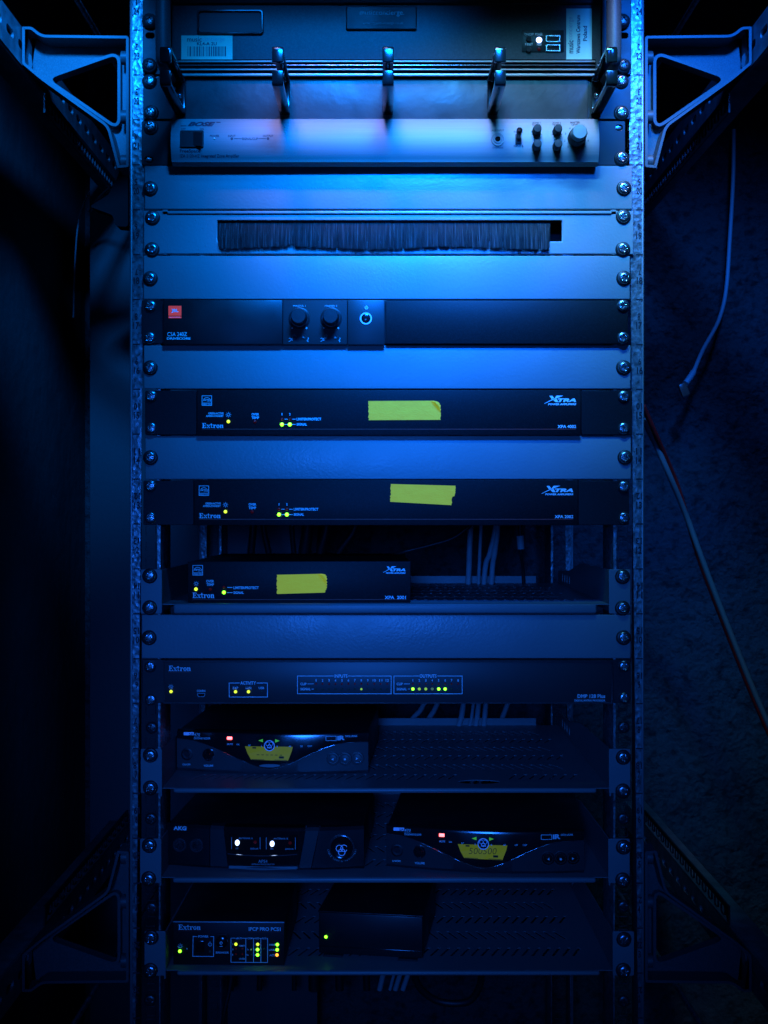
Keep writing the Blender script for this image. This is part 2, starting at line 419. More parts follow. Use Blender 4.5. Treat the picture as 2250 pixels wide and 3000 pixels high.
def bracket(flip, mirrored):
    """cast corner bracket between a front rail and the side beam"""
    def P(px, py):
        return (X(px), Z(py))
    def place(m):
        for v in m.vertices:
            if mirrored: v.co.x = mirror(v.co.x)
            if flip: v.co.z = 2*Z(1492)-v.co.z
        if mirrored != flip: m.flip_normals()
        m.update(); return m
    out = roundpoly([P(65, 78), P(93, 78), P(122, 102), P(377, 105), P(377, 489), P(344, 492), P(313, 372), P(118, 232), P(65, 187)], [0.001, .003, .006, .003, .002, .001, .006, .006, .002])
    hole = roundpoly([P(130, 214), P(334, 142), P(334, 356)], 0.009, 7)
    b = rack.add('bracket', place(plate(out, [hole], 0.024, 0.004, bev=0.0)), 'bracket_paint')
    rack.add('rim', place(plate(out, [offset(out, -0.0026)], 0.0, 0.0236, bev=0.0)), 'bracket_paint', b)
    rack.add('rim', place(plate(offset(hole, 0.0030), [hole], 0.0150, 0.0086, bev=0.0)), 'bracket_paint', b)
    for py in (155, 330, 462):
        x, z = P(360, py)
        m = lathe([(0.0001, -0.0045), (0.0062, -0.0042), (0.0066, -0.0030), (0.0066, 0.0045)], 20, 40)
        m.transform(Matrix.Rotation(PI/2, 4, 'Z')); m.transform(Matrix.Translation((x+0.0005, 0.013, z)))
        rack.add('bolt', place(m), 'bracket_paint', b)
    x, z = P(90, 165)
    m = lathe([(0.0001, -0.006), (0.0042, -0.0058), (0.0048, -0.004), (0.0048, 0), (0.0075, 0.0005), (0.0075, 0.002)], 6, 30)
    m.transform(Matrix.Rotation(-PI/2, 4, 'Z')); m.transform(Matrix.Translation((X(72), 0.012, z)))
    rack.add('bolt', place(m), 'screw_steel', b)
for fl in (False, True):
    for mi in (False, True): bracket(fl, mi)
def side_beam(flip, mirrored):
    zc = Z(131) if not flip else 2*Z(1492)-Z(131)
    x0 = X(61)
    if mirrored: x0 = mirror(x0)
    s = -1 if mirrored else 1
    slots = []
    y = -0.26
    while y < 0.55:
        slots.append(rrect(y, y+0.022, zc-0.004, zc+0.004, 0.0035, 3)); y += 0.036
    b = rack.add('side_beam', plate(rect(-0.30, YB-0.01, zc-0.019, zc+0.019), slots, min(x0, x0-s*0.003), 0.003, 'YZ'), 'beam_zinc')
    rack.add('flange', box(min(x0-s*0.0032, x0-s*0.03), max(x0-s*0.0032, x0-s*0.03), -0.30, YB-0.01, zc+0.0165, zc+0.0190, 0.0004), 'beam_zinc', b)
    rack.add('flange', box(min(x0-s*0.0032, x0-s*0.03), max(x0-s*0.0032, x0-s*0.03), -0.30, YB-0.01, zc-0.0190, zc-0.0165, 0.0004), 'beam_zinc', b)
    # toothed cable strip under the beam
    zs = zc - 0.045*(-1 if flip else 1); xs = x0 + s*0.012
    sl = []; y = 0.05
    while y < 0.42: sl.append(rrect(y, y+0.013, zs-0.005, zs+0.005, 0.003, 3)); y += 0.024
    rack.add('cable_strip', plate(rect(0.035, 0.42, zs-0.010, zs+0.010), sl, min(xs, xs+s*0.002), 0.002, 'YZ'), 'black_smooth', b)
    # a thin rod higher up and a rear upright
    xr = X(205); xr = mirror(xr) if mirrored else xr; zr = Z(-35) if not flip else 2*Z(1492)-Z(-35)
    rack.add('tie_rod', tube([(xr, -0.1, zr), (xr, 0.2, zr), (xr, 0.5, zr)], 0.003), 'galvanised')
for fl in (False, True):
    for mi in (False, True): side_beam(fl, mi)

# ------------------------------------------------------------------ rack gear
YP = -0.0032            # front of a 3 mm panel plate laid on the rails
def unit(name, label, cat, ytop, group=None, Yf=YP):
    return Dev(name, label, cat, (0, 0, Z(ytop+131.56)), 0, group, Yf=Yf)
def ear_plate(d, x0, x1, y0, y1, material, slots=(), name='mounting_ear', Yf=YP, back=-0.0002, parent=None):
    hs = [rrect(X(a, Yf), X(b, Yf), Z(e, Yf), Z(c, Yf), (Z(c, Yf)-Z(e, Yf))*0.45, 4) for a, b, c, e in slots]
    return d.add(name, plate(rrect(X(x0, Yf), X(x1, Yf), Z(y1, Yf), Z(y0, Yf), 0.0012, 2), hs, Yf, back-Yf, bev=0.0005), material, parent)
def wbox(x0, x1, y0, y1, Yf, Yb, bev=0.0, seg=2):
    """a box whose front face covers photo pixels x0..x1, y0..y1 on plane Yf and which reaches back to Yb"""
    return box(X(x0, Yf), X(x1, Yf), Yf, Yb, Z(y1, Yf), Z(y0, Yf), bev, seg)

# --- computer (two units, top)
pc = Dev('rack_computer', 'blue-lit rack computer with sticker labels and tall handles above the cable rings', 'computer', (0, 0, Z(220)), Yf=-0.006)
pc.add('front_panel', wbox(503, 1760, 12, 214, -0.006, 0.0, 0.001), 'server_face')
pc.add('chassis', wbox(520, 1745, -38, 216, 0.0002, 0.40), 'black_smooth')
pc.add('top_lip', wbox(500, 1762, -42, 10, -0.009, -0.0002, 0.0015), 'black_smooth')
for a, b, sl in ((418, 500, (427, 452, 96, 112)), (1763, 1850, (1815, 1840, 96, 112))):
    ear_plate(pc, a, b, -42, 218, 'black_smooth', [sl])
for px in (478, 1798):
    Yh = -0.045
    xh = X(px, Yh)
    h = pc.add('handle', tube([(xh, -0.004, 0.60), (xh, Yh+0.01, 0.60), (xh, Yh, 0.585), (xh, Yh, 0.52), (xh, Yh, Z(178, Yh)+0.012), (xh, Yh+0.006, Z(178, Yh)), (xh, -0.004, Z(178, Yh)-0.003)], 0.0072, 14), 'bracket_paint')
for px, py in ((438, 62), (438, 190), (1826, 62), (1828, 192)): pc.screw(px, py, 0.0, dark=True)
pc.Yf = -0.006
w = pc.add('window_bezel', plate(rrect(X(577, -.007), X(772, -.007), Z(101, -.007), Z(29, -.007), 0.0035), [rrect(X(584, -.007), X(765, -.007), Z(95, -.007), Z(35, -.007), 0.0022)], -0.0085, 0.0024, bev=0.0006), 'black_gloss')
pc.add('window', wbox(583, 766, 34, 96, -0.0066, -0.0061), 'dark_window')
bp = pc.add('badge', plate(rrect(X(1014, -.008), X(1221, -.008), Z(87, -.008), Z(18, -.008), 0.0015), [], -0.0085, 0.0024, bev=0.0010), 'black_smooth')
pc.text('musicconcierge.', 1054, 30, 1184, 48, 'print_grey', 0.0, off=0.0027, parent=bp)
pc.text('t +00 (0) 000 0000   www.musicconcierge.co.uk'.replace('t +00 (0) 000 0000   ', ''), 1062, 64, 1182, 73, 'print_faint', off=0.0027, parent=bp)
st = pc.add('sticker', wbox(531, 681, 104, 177, -0.0064, -0.00605), 'paper_cream')
pc.text('music', 548, 109, 591, 122, 'print_dark', 0.0, off=0.0006, parent=st)
pc.text('concierge', 593, 109, 658, 124, 'print_grey', -0.01, off=0.0006, parent=st)
pc.text('KL4-A 2U', 577, 123, 635, 133, 'print_dark', 0.015, off=0.0006, parent=st)
rb = random.Random(3); x = 549; bars = []
while x < 661:
    wv = rb.choice((1.2, 1.2, 2.2, 3.2)); bars.append([(x, 136), (x+wv, 136), (x+wv, 165), (x, 165)]); x += wv + rb.choice((1.2, 1.8, 2.8))
pc.flat('barcode_print', bars, 'print_dark', off=0.0006, parent=st)
st = pc.add('sticker', wbox(1659, 1734, 25, 175, -0.0064, -0.00605), 'paper_white')
pc.text('music', 1664, 118, 1680, 156, 'print_dark', off=0.0006, parent=st, turn=90)
pc.text('concierge', 1664, 50, 1681, 116, 'print_grey', -0.01, off=0.0006, parent=st, turn=90)
pc.text('Warszawa Centrum', 1688, 44, 1700, 157, 'print_dark', 0.01, off=0.0006, parent=st, turn=90)
pc.text('Poland', 1708, 76, 1720, 120, 'print_dark', 0.01, off=0.0006, parent=st, turn=90)
cp = pc.add('control_panel', wbox(1529, 1652, 88, 152, -0.0068, -0.00605, 0.0003), 'black_smooth')
for s, a, b, c, e in (('ON/OFF', 1537, 1563, 97, 104), ('POWER', 1568, 1590, 97, 104), ('RESET', 1539, 1561, 126, 133), ('HDD', 1573, 1587, 126, 133)):
    pc.text(s, a, c, b, e, 'print_white', 0.01, off=0.0010, parent=cp)
for py in (116, 147): pc.at('button', 'pcbtn', lambda: lathe([(0.0027, 0.0), (0.0027, -0.0015), (0.0023, -0.002), (0.00001, -0.0021)], 18), 1549, py, 0.0008, 'black_matte')
pc.led(1579, 118, 'led_blue_on', 9); pc.led(1579, 145, 'led_red_off', 6)
for py in (114, 141):
    u = pc.add('usb_port', plate(rect(X(1599, -.007), X(1641, -.007), Z(py+10, -.007), Z(py-10, -.007)), [rect(X(1602, -.007), X(1638, -.007), Z(py+7, -.007), Z(py-7, -.007))], -0.0078, 0.0009), 'screw_steel')
    pc.add('tongue', wbox(1604, 1636, py+0.5, py+5.5, -0.0074, -0.0069), 'black_matte', u)
# stepped lower trim of the computer
pc.add('trim_backing', wbox(521, 1745, 174, 229, -0.0066, -0.0062), 'void_black')  # black strip added to darken the grooves between the trim strips
for i, (y0, y1, Yf, m) in enumerate(((177, 182, -0.0085, 'warm_trim'), (189, 193, -0.008, 'chrome_trim'), (201, 205.5, -0.0085, 'warm_trim'), (215, 222, -0.0095, 'warm_trim'))):
    pc.add('trim_strip', wbox(522, 1744, y0, y1, Yf, -0.0067, 0.0005), m)

# --- cable ring panel
cr = unit('cable_ring_panel', 'dark cable management panel with five protruding glossy black square rings', 'cable organizer', 220)
cr.add('panel', plate(rrect(X(419, YP), X(1848, YP), Z(349, YP), Z(226, YP), 0.0012, 2), [], YP, 0.003, bev=0.0005), 'black_smooth')
cr.add('face_plate', wbox(545, 1722, 228, 349, -0.0046, YP-0.0002, 0.0006), 'duct_steel')
def ring_mesh():
    wd, dep, z0, z1, t = 0.0052, 0.080, Z(342), Z(234), 0.0042
    zg0, zg1 = Z(300), Z(279)
    path_out = roundpoly([(0, z0), (-dep, z0), (-dep, zg0), (-dep+t, zg0), (-dep+t, z0+t), (-t, z0+t), (-t, z1-t), (-dep+t, z1-t), (-dep+t, zg1), (-dep, zg1), (-dep, z1), (0, z1)], [0, .004, .0012, .0012, .003, .002, .002, .003, .0012, .0012, .004, 0], 4)
    return plate(path_out, [], -wd, 2*wd, 'YZ', 0.0010)
rm = ring_mesh()
for px in (531, 836, 1136, 1441, 1744):
    xr = X(px)
    o = cr.part('cable_ring', rm, 'black_gloss', None, Vector((xr, -0.0048, 0)) - Vector((0, 0, cr.L.z)))
    m = lathe([(0.00001, -0.0022), (0.0020, -0.0018), (0.0030, -0.0008), (0.0032, 0)], 18)
    m.transform(Matrix.Translation((xr, -0.0092, Z(290)))); cr.add('fixing_screw', m, 'screw_steel', o)
for px, py in ((439, 238), (441, 330), (1822, 238), (1822, 330)): cr.screw(px, py, 0.0)

# --- silver zone amplifier
YZA = -0.022
za = unit('zone_amplifier', 'silver zone amplifier with master level knob and black rocker switch under the rings', 'amplifier', 351.2, Yf=YZA)
def za_curve(py): return YZA + 0.0085*((py-416)/70.0)**2
za.face = lambda px, py, off=0.0: W(px, py, za_curve(py)-off) - za.L
ear_plate(za, 415, 1832, 354, 484, 'black_smooth', [(424, 448, 460, 476), (1803, 1832-8, 366, 382)], name='mounting_plate')
za.add('chassis', wbox(470, 1795, 360, 480, 0.001, 0.33), 'black_smooth')
xa, xb, za0, za1 = X(500, YZA), X(1756, YZA), Z(489, YZA), Z(348, YZA)
V, Fc = [], []
prof = [W(0, 348.5, YP-.0002), W(0, 348.5, za_curve(350)+.0006)] + [W(0, 350+i*(472-350)/14, za_curve(350+i*(472-350)/14)) for i in range(15)] + [W(0, 474.5, za_curve(472)+.0002), W(0, 489, YP-.007), W(0, 489, YP-.0002)]
for q in prof: V += [(xa, q.y, q.z), (xb, q.y, q.z)]
Fc = [(2*i, 2*i+1, 2*i+3, 2*i+2) for i in range(len(prof)-1)] + [tuple(range(0, 2*len(prof), 2)), tuple(range(1, 2*len(prof), 2))[::-1]]
fp = za.add('front_panel', mesh_from(V, Fc, 25), 'brushed_aluminium')
za.face, keep = None, za.face; za.screw(441, 371, -0.019); za.screw(1822, 463, -0.019); za.face = keep
for px, py in ((432, 467), (1809, 374)):
    za.part('cage_nut', box(-.004, .004, -.0005, .0005, -.002, .002, 0.0004), 'screw_steel', None, W(px, py, -0.0012)-za.L)
# name plate letters with their bars
za.text('BOSE', 549, 357, 632, 370, 'print_dark', 0.045, 0.45)
za.flat('logo', [[(529, 367.4), (547, 367.4), (545.5, 370), (529, 370)], [(634, 357), (646, 357), (646, 359.4), (633, 359.4)]], 'print_dark')
sw = za.add('rocker_switch', plate(rrect(X(528, YZA), X(597, YZA), Z(431, YZA), Z(383, YZA), 0.001), [rrect(X(533, YZA), X(592, YZA), Z(427, YZA), Z(387, YZA), 0.0006)], YZA-0.0012, 0.0011), 'black_smooth')
V = [W(533, 387, YZA-.0007), W(592, 387, YZA-.0042), W(592, 427, YZA-.0042), W(533, 427, YZA-.0007), W(566, 387, YZA-.0010), W(566, 427, YZA-.0010)]
za.add('rocker', mesh_from(V, [(0, 4, 5, 3), (4, 1, 2, 5)]), 'black_smooth', sw)
for s, a, b, c, e, bo in (('OFF', 530, 544, 375, 381, .01), ('ON', 585, 597, 375, 381, .01), ('POWER', 615, 642, 395, 401.5, .015), ('INPUT', 668, 690, 395, 401.5, .015), ('OUTPUT', 770, 801, 395, 401.5, .015),
                      ('SIGNAL/CLIP', 709, 756, 403, 410, .015), ('FreeSpace', 527, 587, 437, 450, .005), ('IZA 2120-HZ Integrated Zone Amplifier', 527, 701, 452, 464, .0),
                      ('AUX INPUT', 1440, 1477, 379, 385, .02), ('OVERRIDE', 1443, 1474, 430, 435, .0), ('INPUT A', 1505, 1533, 383, 389, .02), ('INPUT B', 1505, 1533, 425, 431, .02),
                      ('ZONE 1', 1559, 1583, 357, 362.5, .02), ('TREBLE', 1558, 1583, 363.6, 369, .02), ('ZONE 2', 1618, 1643, 357, 362.5, .02), ('TREBLE', 1618, 1643, 363.6, 369, .02),
                      ('BASS', 1563, 1580, 407, 412, .02), ('BASS', 1623, 1640, 407, 412, .02), ('MASTER', 1671, 1699, 356, 361.5, .02), ('LEVEL', 1675, 1696, 362.5, 368, .02)):
    za.text(s, a, c, b, e, 'print_dark', bo)
za.disc(679, 406, 4, 'print_dark'); za.disc(785, 406, 4, 'print_dark'); za.led(628, 406, 'paper_white', 2.6)
za.flat('line_marking', [[(686, 405.2), (708, 405.2), (708, 406.8), (686, 406.8)], [(757, 405.2), (780, 405.2), (780, 406.8), (757, 406.8)]], 'print_dark')
def knob(r, h, top=None):
    return lathe([(r, 0.0), (r, -h*0.75), (r*0.9, -h), (0.00001, -h)], 28, 40)
jk = za.at('jack', 'jack', lambda: lathe([(0.0026, 0.002), (0.0026, -0.0015), (0.0042, -0.0016), (0.0044, -0.0008), (0.0062, -0.0010), (0.0066, 0.0)], 30, 40), 1458, 408, 0.0, 'brushed_aluminium')
za.disc(1458, 408, 8.5, 'void_black', off=0.0004, parent=jk, name='socket')
tg = za.add('toggle_switch', wbox(1510, 1528, 392, 421, YZA-0.0012, YZA-0.0001, 0.0004), 'black_matte')
m = lathe([(0.0022, 0), (0.0024, -0.004), (0.003, -0.010), (0.0026, -0.011), (0.00001, -0.0112)], 16); m.transform(Matrix.Rotation(-0.5, 4, 'X')); m.transform(Matrix.Translation(W(1519, 404, YZA-0.001)))
za.add('lever', m, 'black_gloss', tg)
for px in (1571, 1631):
    for py in (386, 430):
        k = za.at('knob', 'zknob', lambda: lathe([(0.0044, 0), (0.0042, -0.009), (0.0036, -0.0115), (0.00001, -0.0118)], 20, 40), px, py, 0.0, 'black_matte')
    za.text('-', px-14, 393, px-10, 394.5, 'print_dark', 0.03); za.text('+', px+11, 391, px+16, 396.5, 'print_dark', 0.03)
kb = za.at('knob', 'mskirt', lambda: lathe([(0.0088, 0), (0.0086, -0.006), (0.0080, -0.012)], 36, 40), 1689, 405, 0.0, 'black_matte')
za.at('knob_cap', 'mcap', lambda: lathe([(0.0074, -0.0118), (0.0072, -0.019), (0.0064, -0.0200), (0.00001, -0.0203)], 36, 40), 1689, 405, 0.0, 'brushed_aluminium', parent=kb)
for i in range(9):
    t = math.radians(225-270*i/8); za.text(str(i+1), 1689+35*math.cos(t)-2, 405-35*math.sin(t)-3, 1689+35*math.cos(t)+2, 405-35*math.sin(t)+3, 'print_dark', 0.01)

# --- five plain blank panels
def blank(ytop, x0, x1, sl, sr, label):
    d = unit('blank_panel', label, 'blank panel', ytop, 'plain one-unit blank panels')
    d.add('panel', box(X(x0, YP), X(x1, YP), YP, -0.0002, Z(ytop+129.5, YP), Z(ytop+1.5, YP), 0.0011, 3), 'panel_grey')
    d.add('fold', box(X(x0+60), X(x1-60), 0.0, 0.012, Z(ytop+128.5), Z(ytop+126), 0.0004), 'panel_grey')
    d.add('fold', box(X(x0+60), X(x1-60), 0.0, 0.012, Z(ytop+4.5), Z(ytop+2), 0.0004), 'panel_grey')
    for px, py in (sl, sr): d.screw(px, py)
    return d
blank(483.5, 423, 1853, (441, 552), (1828, 552), 'brightest grey blank panel, just below the silver amplifier')
blank(747.5, 420, 1846, (439, 815), (1829, 815), 'grey blank panel between the brush panel and the twin knob amplifier')
blank(1010.0, 421, 1848, (440, 1078), (1828, 1077), 'grey blank panel directly under the amplifier with the red badge')
blank(1275.0, 425, 1849, (440, 1340), (1831, 1340), 'grey blank panel between the two black amplifiers with yellow tape')
blank(1799.5, 415, 1848, (436, 1868), (1828, 1868), 'dim grey blank panel between the small amplifier shelf and wide processor')

# --- brush panel
bp_ = unit('brush_panel', 'grey cable entry panel with a long slot closed by black bristles', 'brush panel', 615)
o_ = [(X(421, YP), Z(745, YP)), (X(1856, YP), Z(745, YP)), (X(1856, YP), Z(617, YP)), (X(421, YP), Z(617, YP))]
nt = []
for px in (484, 1797):
    for py in (621, 742): nt.append(rect(X(px-5, YP), X(px+5, YP), Z(py+4, YP), Z(py-4, YP)))
opening = [(X(637, YP), Z(707, YP)), (X(1646, YP), Z(707, YP)), (X(1646, YP), Z(645, YP)), (X(637, YP), Z(645, YP))]
bp_.add('panel', plate(o_, [opening]+nt, YP, 0.003, bev=0.0009), 'panel_grey')
bp_.add('top_fold', wbox(490, 1792, 619.5, 626, -0.0050, YP-0.0001, 0.0008), 'panel_grey')
bp_.add('backing', wbox(560, 1720, 632, 735, 0.012, 0.02), 'void_black')
bp_.add('brush_holder', wbox(634, 1650, 636, 652, 0.0006, 0.006, 0.0005), 'black_smooth')
V, Fc = [], []
rb = random.Random(5)
lean = [rb.uniform(-5, 5) for _ in range(60)]
for i in range(4800):
    px = rb.uniform(640, 1612)
    t = (px-640)/972*59; ln = lean[int(t)]*(1-t % 1)+lean[min(int(t)+1, 59)]*(t % 1) + rb.gauss(0, 1.6)
    yb = 727 + 4*math.sin(px*0.013) + rb.uniform(-5, 1.5) - (6 if 845 < px < 862 else 0) - (max(0, 652-px)*0.6)
    Yd = rb.uniform(-0.0075, -0.0042); wv = rb.uniform(0.00010, 0.00022)
    pts = [W(px, 650, 0.0012+rb.uniform(-.0005, .001)), W(px+ln*0.35, 672, -0.0035+rb.uniform(-.0006, .0003)), W(px+ln*0.8, 702, Yd+0.0005), W(px+ln, yb, Yd)]
    b = len(V)
    for p in pts:
        V += [p+Vector((-wv, 0, 0)), p+Vector((0, -wv*1.6, 0)), p+Vector((wv, 0, 0))]
    for j in range(3):
        for k in range(2): a = b+3*j+k; Fc.append((a, a+1, a+4, a+3))
bo = bp_.add('brush_bristle', mesh_from(V, Fc, 80), 'bristle_black'); bo['kind'] = 'stuff'
for px, py in ((445, 637), (445, 730), (1826, 635), (1826, 729)): bp_.screw(px, py)

# --- black two-knob amplifier with red badge
YJ = -0.0088
ja = unit('twin_knob_amplifier', 'black amplifier with red square badge, two master knobs and glowing power ring', 'amplifier', 878, Yf=YJ)
ear_plate(ja, 415, 1840, 880, 1007, 'black_smooth', name='mounting_plate')
ja.add('chassis', wbox(470, 1795, 886, 1004, 0.001, 0.35), 'black_smooth')
ja.add('front_panel', wbox(478, 828, 879, 1009, YJ, YP-0.0002, 0.0009), 'black_smooth')
ja.add('knob_panel', wbox(829, 1017, 879, 1009, YJ+0.0006, YP-0.0002, 0.0005), 'black_matte')
ja.add('power_panel', wbox(1018, 1127, 879, 1010, YJ, YP-0.0002, 0.0009), 'power_panel_dark')
ja.add('blank_face', wbox(1130, 1840, 880, 1007, -0.0075, YP-0.0002, 0.0009), 'black_coat')
for px, py in ((441, 897), (439, 990)): ja.screw(px, py, YJ-YP, washer=False)
for px, py in ((1825, 896), (1825, 990)): ja.screw(px, py, YJ+0.0076, washer=False)
ba = ja.flat('badge', [rect(493.5, 531.5, 896, 925)], 'badge_red_glow', off=0.0002)
ja.text('JBL', 502, 905, 523, 917, 'print_white', 0.05, 0, off=0.0004, parent=ba)
ja.flat('badge_bar', [rect(493.5, 531.5, 927, 932)], 'badge_red_glow', off=0.0002); ja.text('PROFESSIONAL', 496, 928.3, 529, 930.8, 'print_white', 0, off=0.0004, parent=ba)
ja.text('CSA 240Z', 490, 973, 548, 985, 'print_white', 0.0); ja.text('DRIVECORE', 489, 988, 558, 995, 'print_white', 0.02)
for cx, s in ((877, 'MASTER 1'), (970, 'MASTER 2')):
    ja.text(s, cx-18, 893.5, cx+18, 899, 'print_grey', 0.0)
    k = ja.at('knob', 'jskirt', lambda: lathe([(0.0106, 0), (0.0104, -0.0012), (0.0094, -0.0016), (0.0088, -0.002)], 40, 40), cx, 932, -0.0005, 'power_panel_dark')
    ja.at('knob_cap', 'jcap', lambda: lathe([(0.0082, -0.0016), (0.0076, -0.013), (0.0068, -0.0145), (0.00001, -0.0147)], 40, 40), cx, 932, -0.0005, 'power_panel_dark', parent=k)
    ja.disc(cx-21, 961, 2.2, 'print_grey'); ja.disc(cx+21, 961, 2.8, 'print_grey')
    for dx in (-15, 14): ja.at('trim_pot', 'jpot', lambda: lathe([(0.0021, 0), (0.0021, -0.0006), (0.0005, -0.0003), (0.00001, 0)], 18, 30), cx+dx, 986, -0.0005, 'device_blue_grey')
    ja.line([(cx-31, 992), (cx-27, 990), (cx-24, 993), (cx-26, 998), (cx-31, 1001)], 1.1, 'print_grey', name='clef_marking'); ja.disc(cx-21.5, 993, 1, 'print_white'); ja.disc(cx-21.5, 997, 1, 'print_white')
    ja.line([(cx+25, 1003), (cx+25.5, 989), (cx+27.5, 992), (cx+22.5, 997), (cx+24, 1000), (cx+27.5, 999.5)], 1.0, 'print_grey', name='clef_marking')
ja.ring(1073.5, 901, 3.4, 4.8, a0=-235+180+180, a1=55+360, name='icon_marking'); ja.flat('icon_marking', [rect(1072.8, 1074.2, 894.5, 901)], 'print_white', off=0.0003)
pb = ja.at('power_button', 'jbtn', lambda: lathe([(0.0046, 0), (0.0046, -0.0008), (0.0040, -0.0012), (0.00001, -0.0012)], 30), 1072, 933, 0.0, 'black_gloss')
ja.at('glow_ring', 'jring', lambda: lathe([(0.0047, -0.0001), (0.0047, -0.0006), (0.0058, -0.0006), (0.0059, 0)], 36), 1072, 933, 0.0, 'led_ring_blue', parent=pb)

# --- lettering shared by the black amplifiers of one family
EX = {'E': [[(0, 0), (.9, 0), (.95, .3), (.85, .3), (.7, .1), (.42, .1), (.42, .45), (.58, .45), (.64, .32), (.70, .32), (.70, .68), (.64, .68), (.58, .55), (.42, .55), (.42, .9), (.68, .9), (.8, .72), (.9, .72), (.86, 1), (0, 1), (0, .92), (.14, .9), (.14, .1), (0, .08)]]}
def serif_word(d, x0, y0, x1, y1, material='print_white'):
    """'Extron' in a bold slab-serif face drawn as outlines"""
    polys = []
    def put(pts, ox, w):       # glyph box: ox..ox+w of 0..1 word width; y 0..1 of cap height
        polys.append([(x0+(ox+p[0]*w)*(x1-x0), y1-p[1]*(y1-y0)) for p in pts])
    put(EX['E'][0], 0.0, 0.205)
    # x : two crossing strokes kept apart + feet
    h = 0.68
    put([(0, h), (0.42, h), (0.42, h-.07), (.36, h-.08), (.52, h*.62), (.40, h*.44), (.10, h-.08), (0, h-.07)], 0.205, 0.175)
    put([(.58, h), (1, h), (1, h-.07), (.90, h-.08), (.66, h*.56), (.54, h*.64), (.72, h-.08), (.58, h-.07)], 0.205, 0.175)
    put([(0, 0), (.40, 0), (.40, .07), (.30, .08), (.46, h*.36), (.36, h*.42), (.12, .08), (0, .07)], 0.205, 0.175)
    put([(.56, 0), (1, 0), (1, .07), (.92, .08), (.62, h*.53), (.42, h*.42), (.64, .08), (.56, .07)], 0.205, 0.175)
    put([(.25, .92), (.5, .92), (.5, h), (.95, h), (.95, h-.09), (.5, h-.09), (.5, .16), (.62, .08), (.95, .12), (.95, .05), (.55, -.02), (.25, .06), (.25, h-.09), (0, h-.09), (0, h)], 0.385, 0.125)
    put([(0, h), (.42, h), (.46, h-.12), (.66, h+.01), (.98, h-.02), (.98, h-.22), (.72, h-.22), (.66, h-.12), (.46, h-.22), (.46, .08), (.62, .07), (.62, 0), (0, 0), (0, .07), (.12, .08), (.12, h-.08), (0, h-.08)], 0.515, 0.145)
    oo = [(.5+.5*math.cos(t), h/2+(h/2+.015)*math.sin(t)) for t in [2*PI*i/16 for i in range(17)]]
    ii = [(.5+.18*math.cos(t), h/2+(h/2-.08)*math.sin(t)) for t in [2*PI*i/16 for i in range(17)]]
    for i in range(16): put([oo[i], oo[i+1], ii[i+1], ii[i]], 0.665, 0.15)
    put([(0, h), (.36, h), (.38, h-.1), (.6, h+.01), (.85, h-.06), (.88, .08), (1, .07), (1, 0), (.5, 0), (.5, .07), (.6, .08), (.58, h-.14), (.38, h-.2), (.38, .08), (.48, .07), (.48, 0), (0, 0), (0, .07), (.1, .08), (.1, h-.08), (0, h-.08)], 0.825, 0.175)
    d.flat('lettering', polys, material)
def energy_mark(d, x0, y0, s):
    d.line([(x0, y0), (x0+s, y0), (x0+s, y0+s), (x0, y0+s)], 1.6, closed=True, name='logo')
    d.flat('logo', [rect(x0+1, x0+s-1, y0+s*.735, y0+s*.775)], 'print_white')
    d.ring(x0+s*.5, y0+s*.60, s*.38, s*.43, a0=12, a1=168, name='logo')
    d.text('energy', x0+s*.10, y0+s*.36, x0+s*.68, y0+s*.62, shear=0.3, bold=0.01, name='logo')
    st = []
    for i in range(10):
        r = s*(.17 if i % 2 == 0 else .07); t = math.radians(90+36*i); st.append((x0+s*.79+r*math.cos(t), y0+s*.45-r*math.sin(t)))
    d.line(st, 1.2, closed=True, name='logo')
    d.text('ENERGY STAR', x0+s*.08, y0+s*.80, x0+s*.92, y0+s*.95, bold=0.01)
def xtra_mark(d, x0, y0, x1, y1):
    w, h = x1-x0, y1-y0
    q = lambda a, b: (x0+a*w, y0+b*h)
    d.flat('logo', [[q(0, .86), q(.02, .84), q(.30, .36), q(.40, .02), q(.60, .02), q(.37, .34), q(.30, .46), q(.06, .83)],], 'print_white') if False else None
    d.flat('logo', [[q(0, .83), q(.245, .40), q(.325, .29), q(.39, .0), q(.60, .0), q(.375, .31), q(.285, .43), q(.02, .84)]], 'print_white')
    d.flat('logo', [[q(.165, .02), q(.255, .02), q(.312, .27), q(.24, .36)], [q(.29, .46), q(.385, .335), q(.45, .68), q(.36, .68)]], 'print_white', off=0.0002)
    d.text('TRA', x0+.42*w, y0+.29*h, x1, y0+.67*h, bold=0.05, shear=0.25, name='logo')
    d.text('POWER AMPLIFIERS', x0+.125*w, y0+.80*h, x1, y1, bold=0.03, shear=0.2)
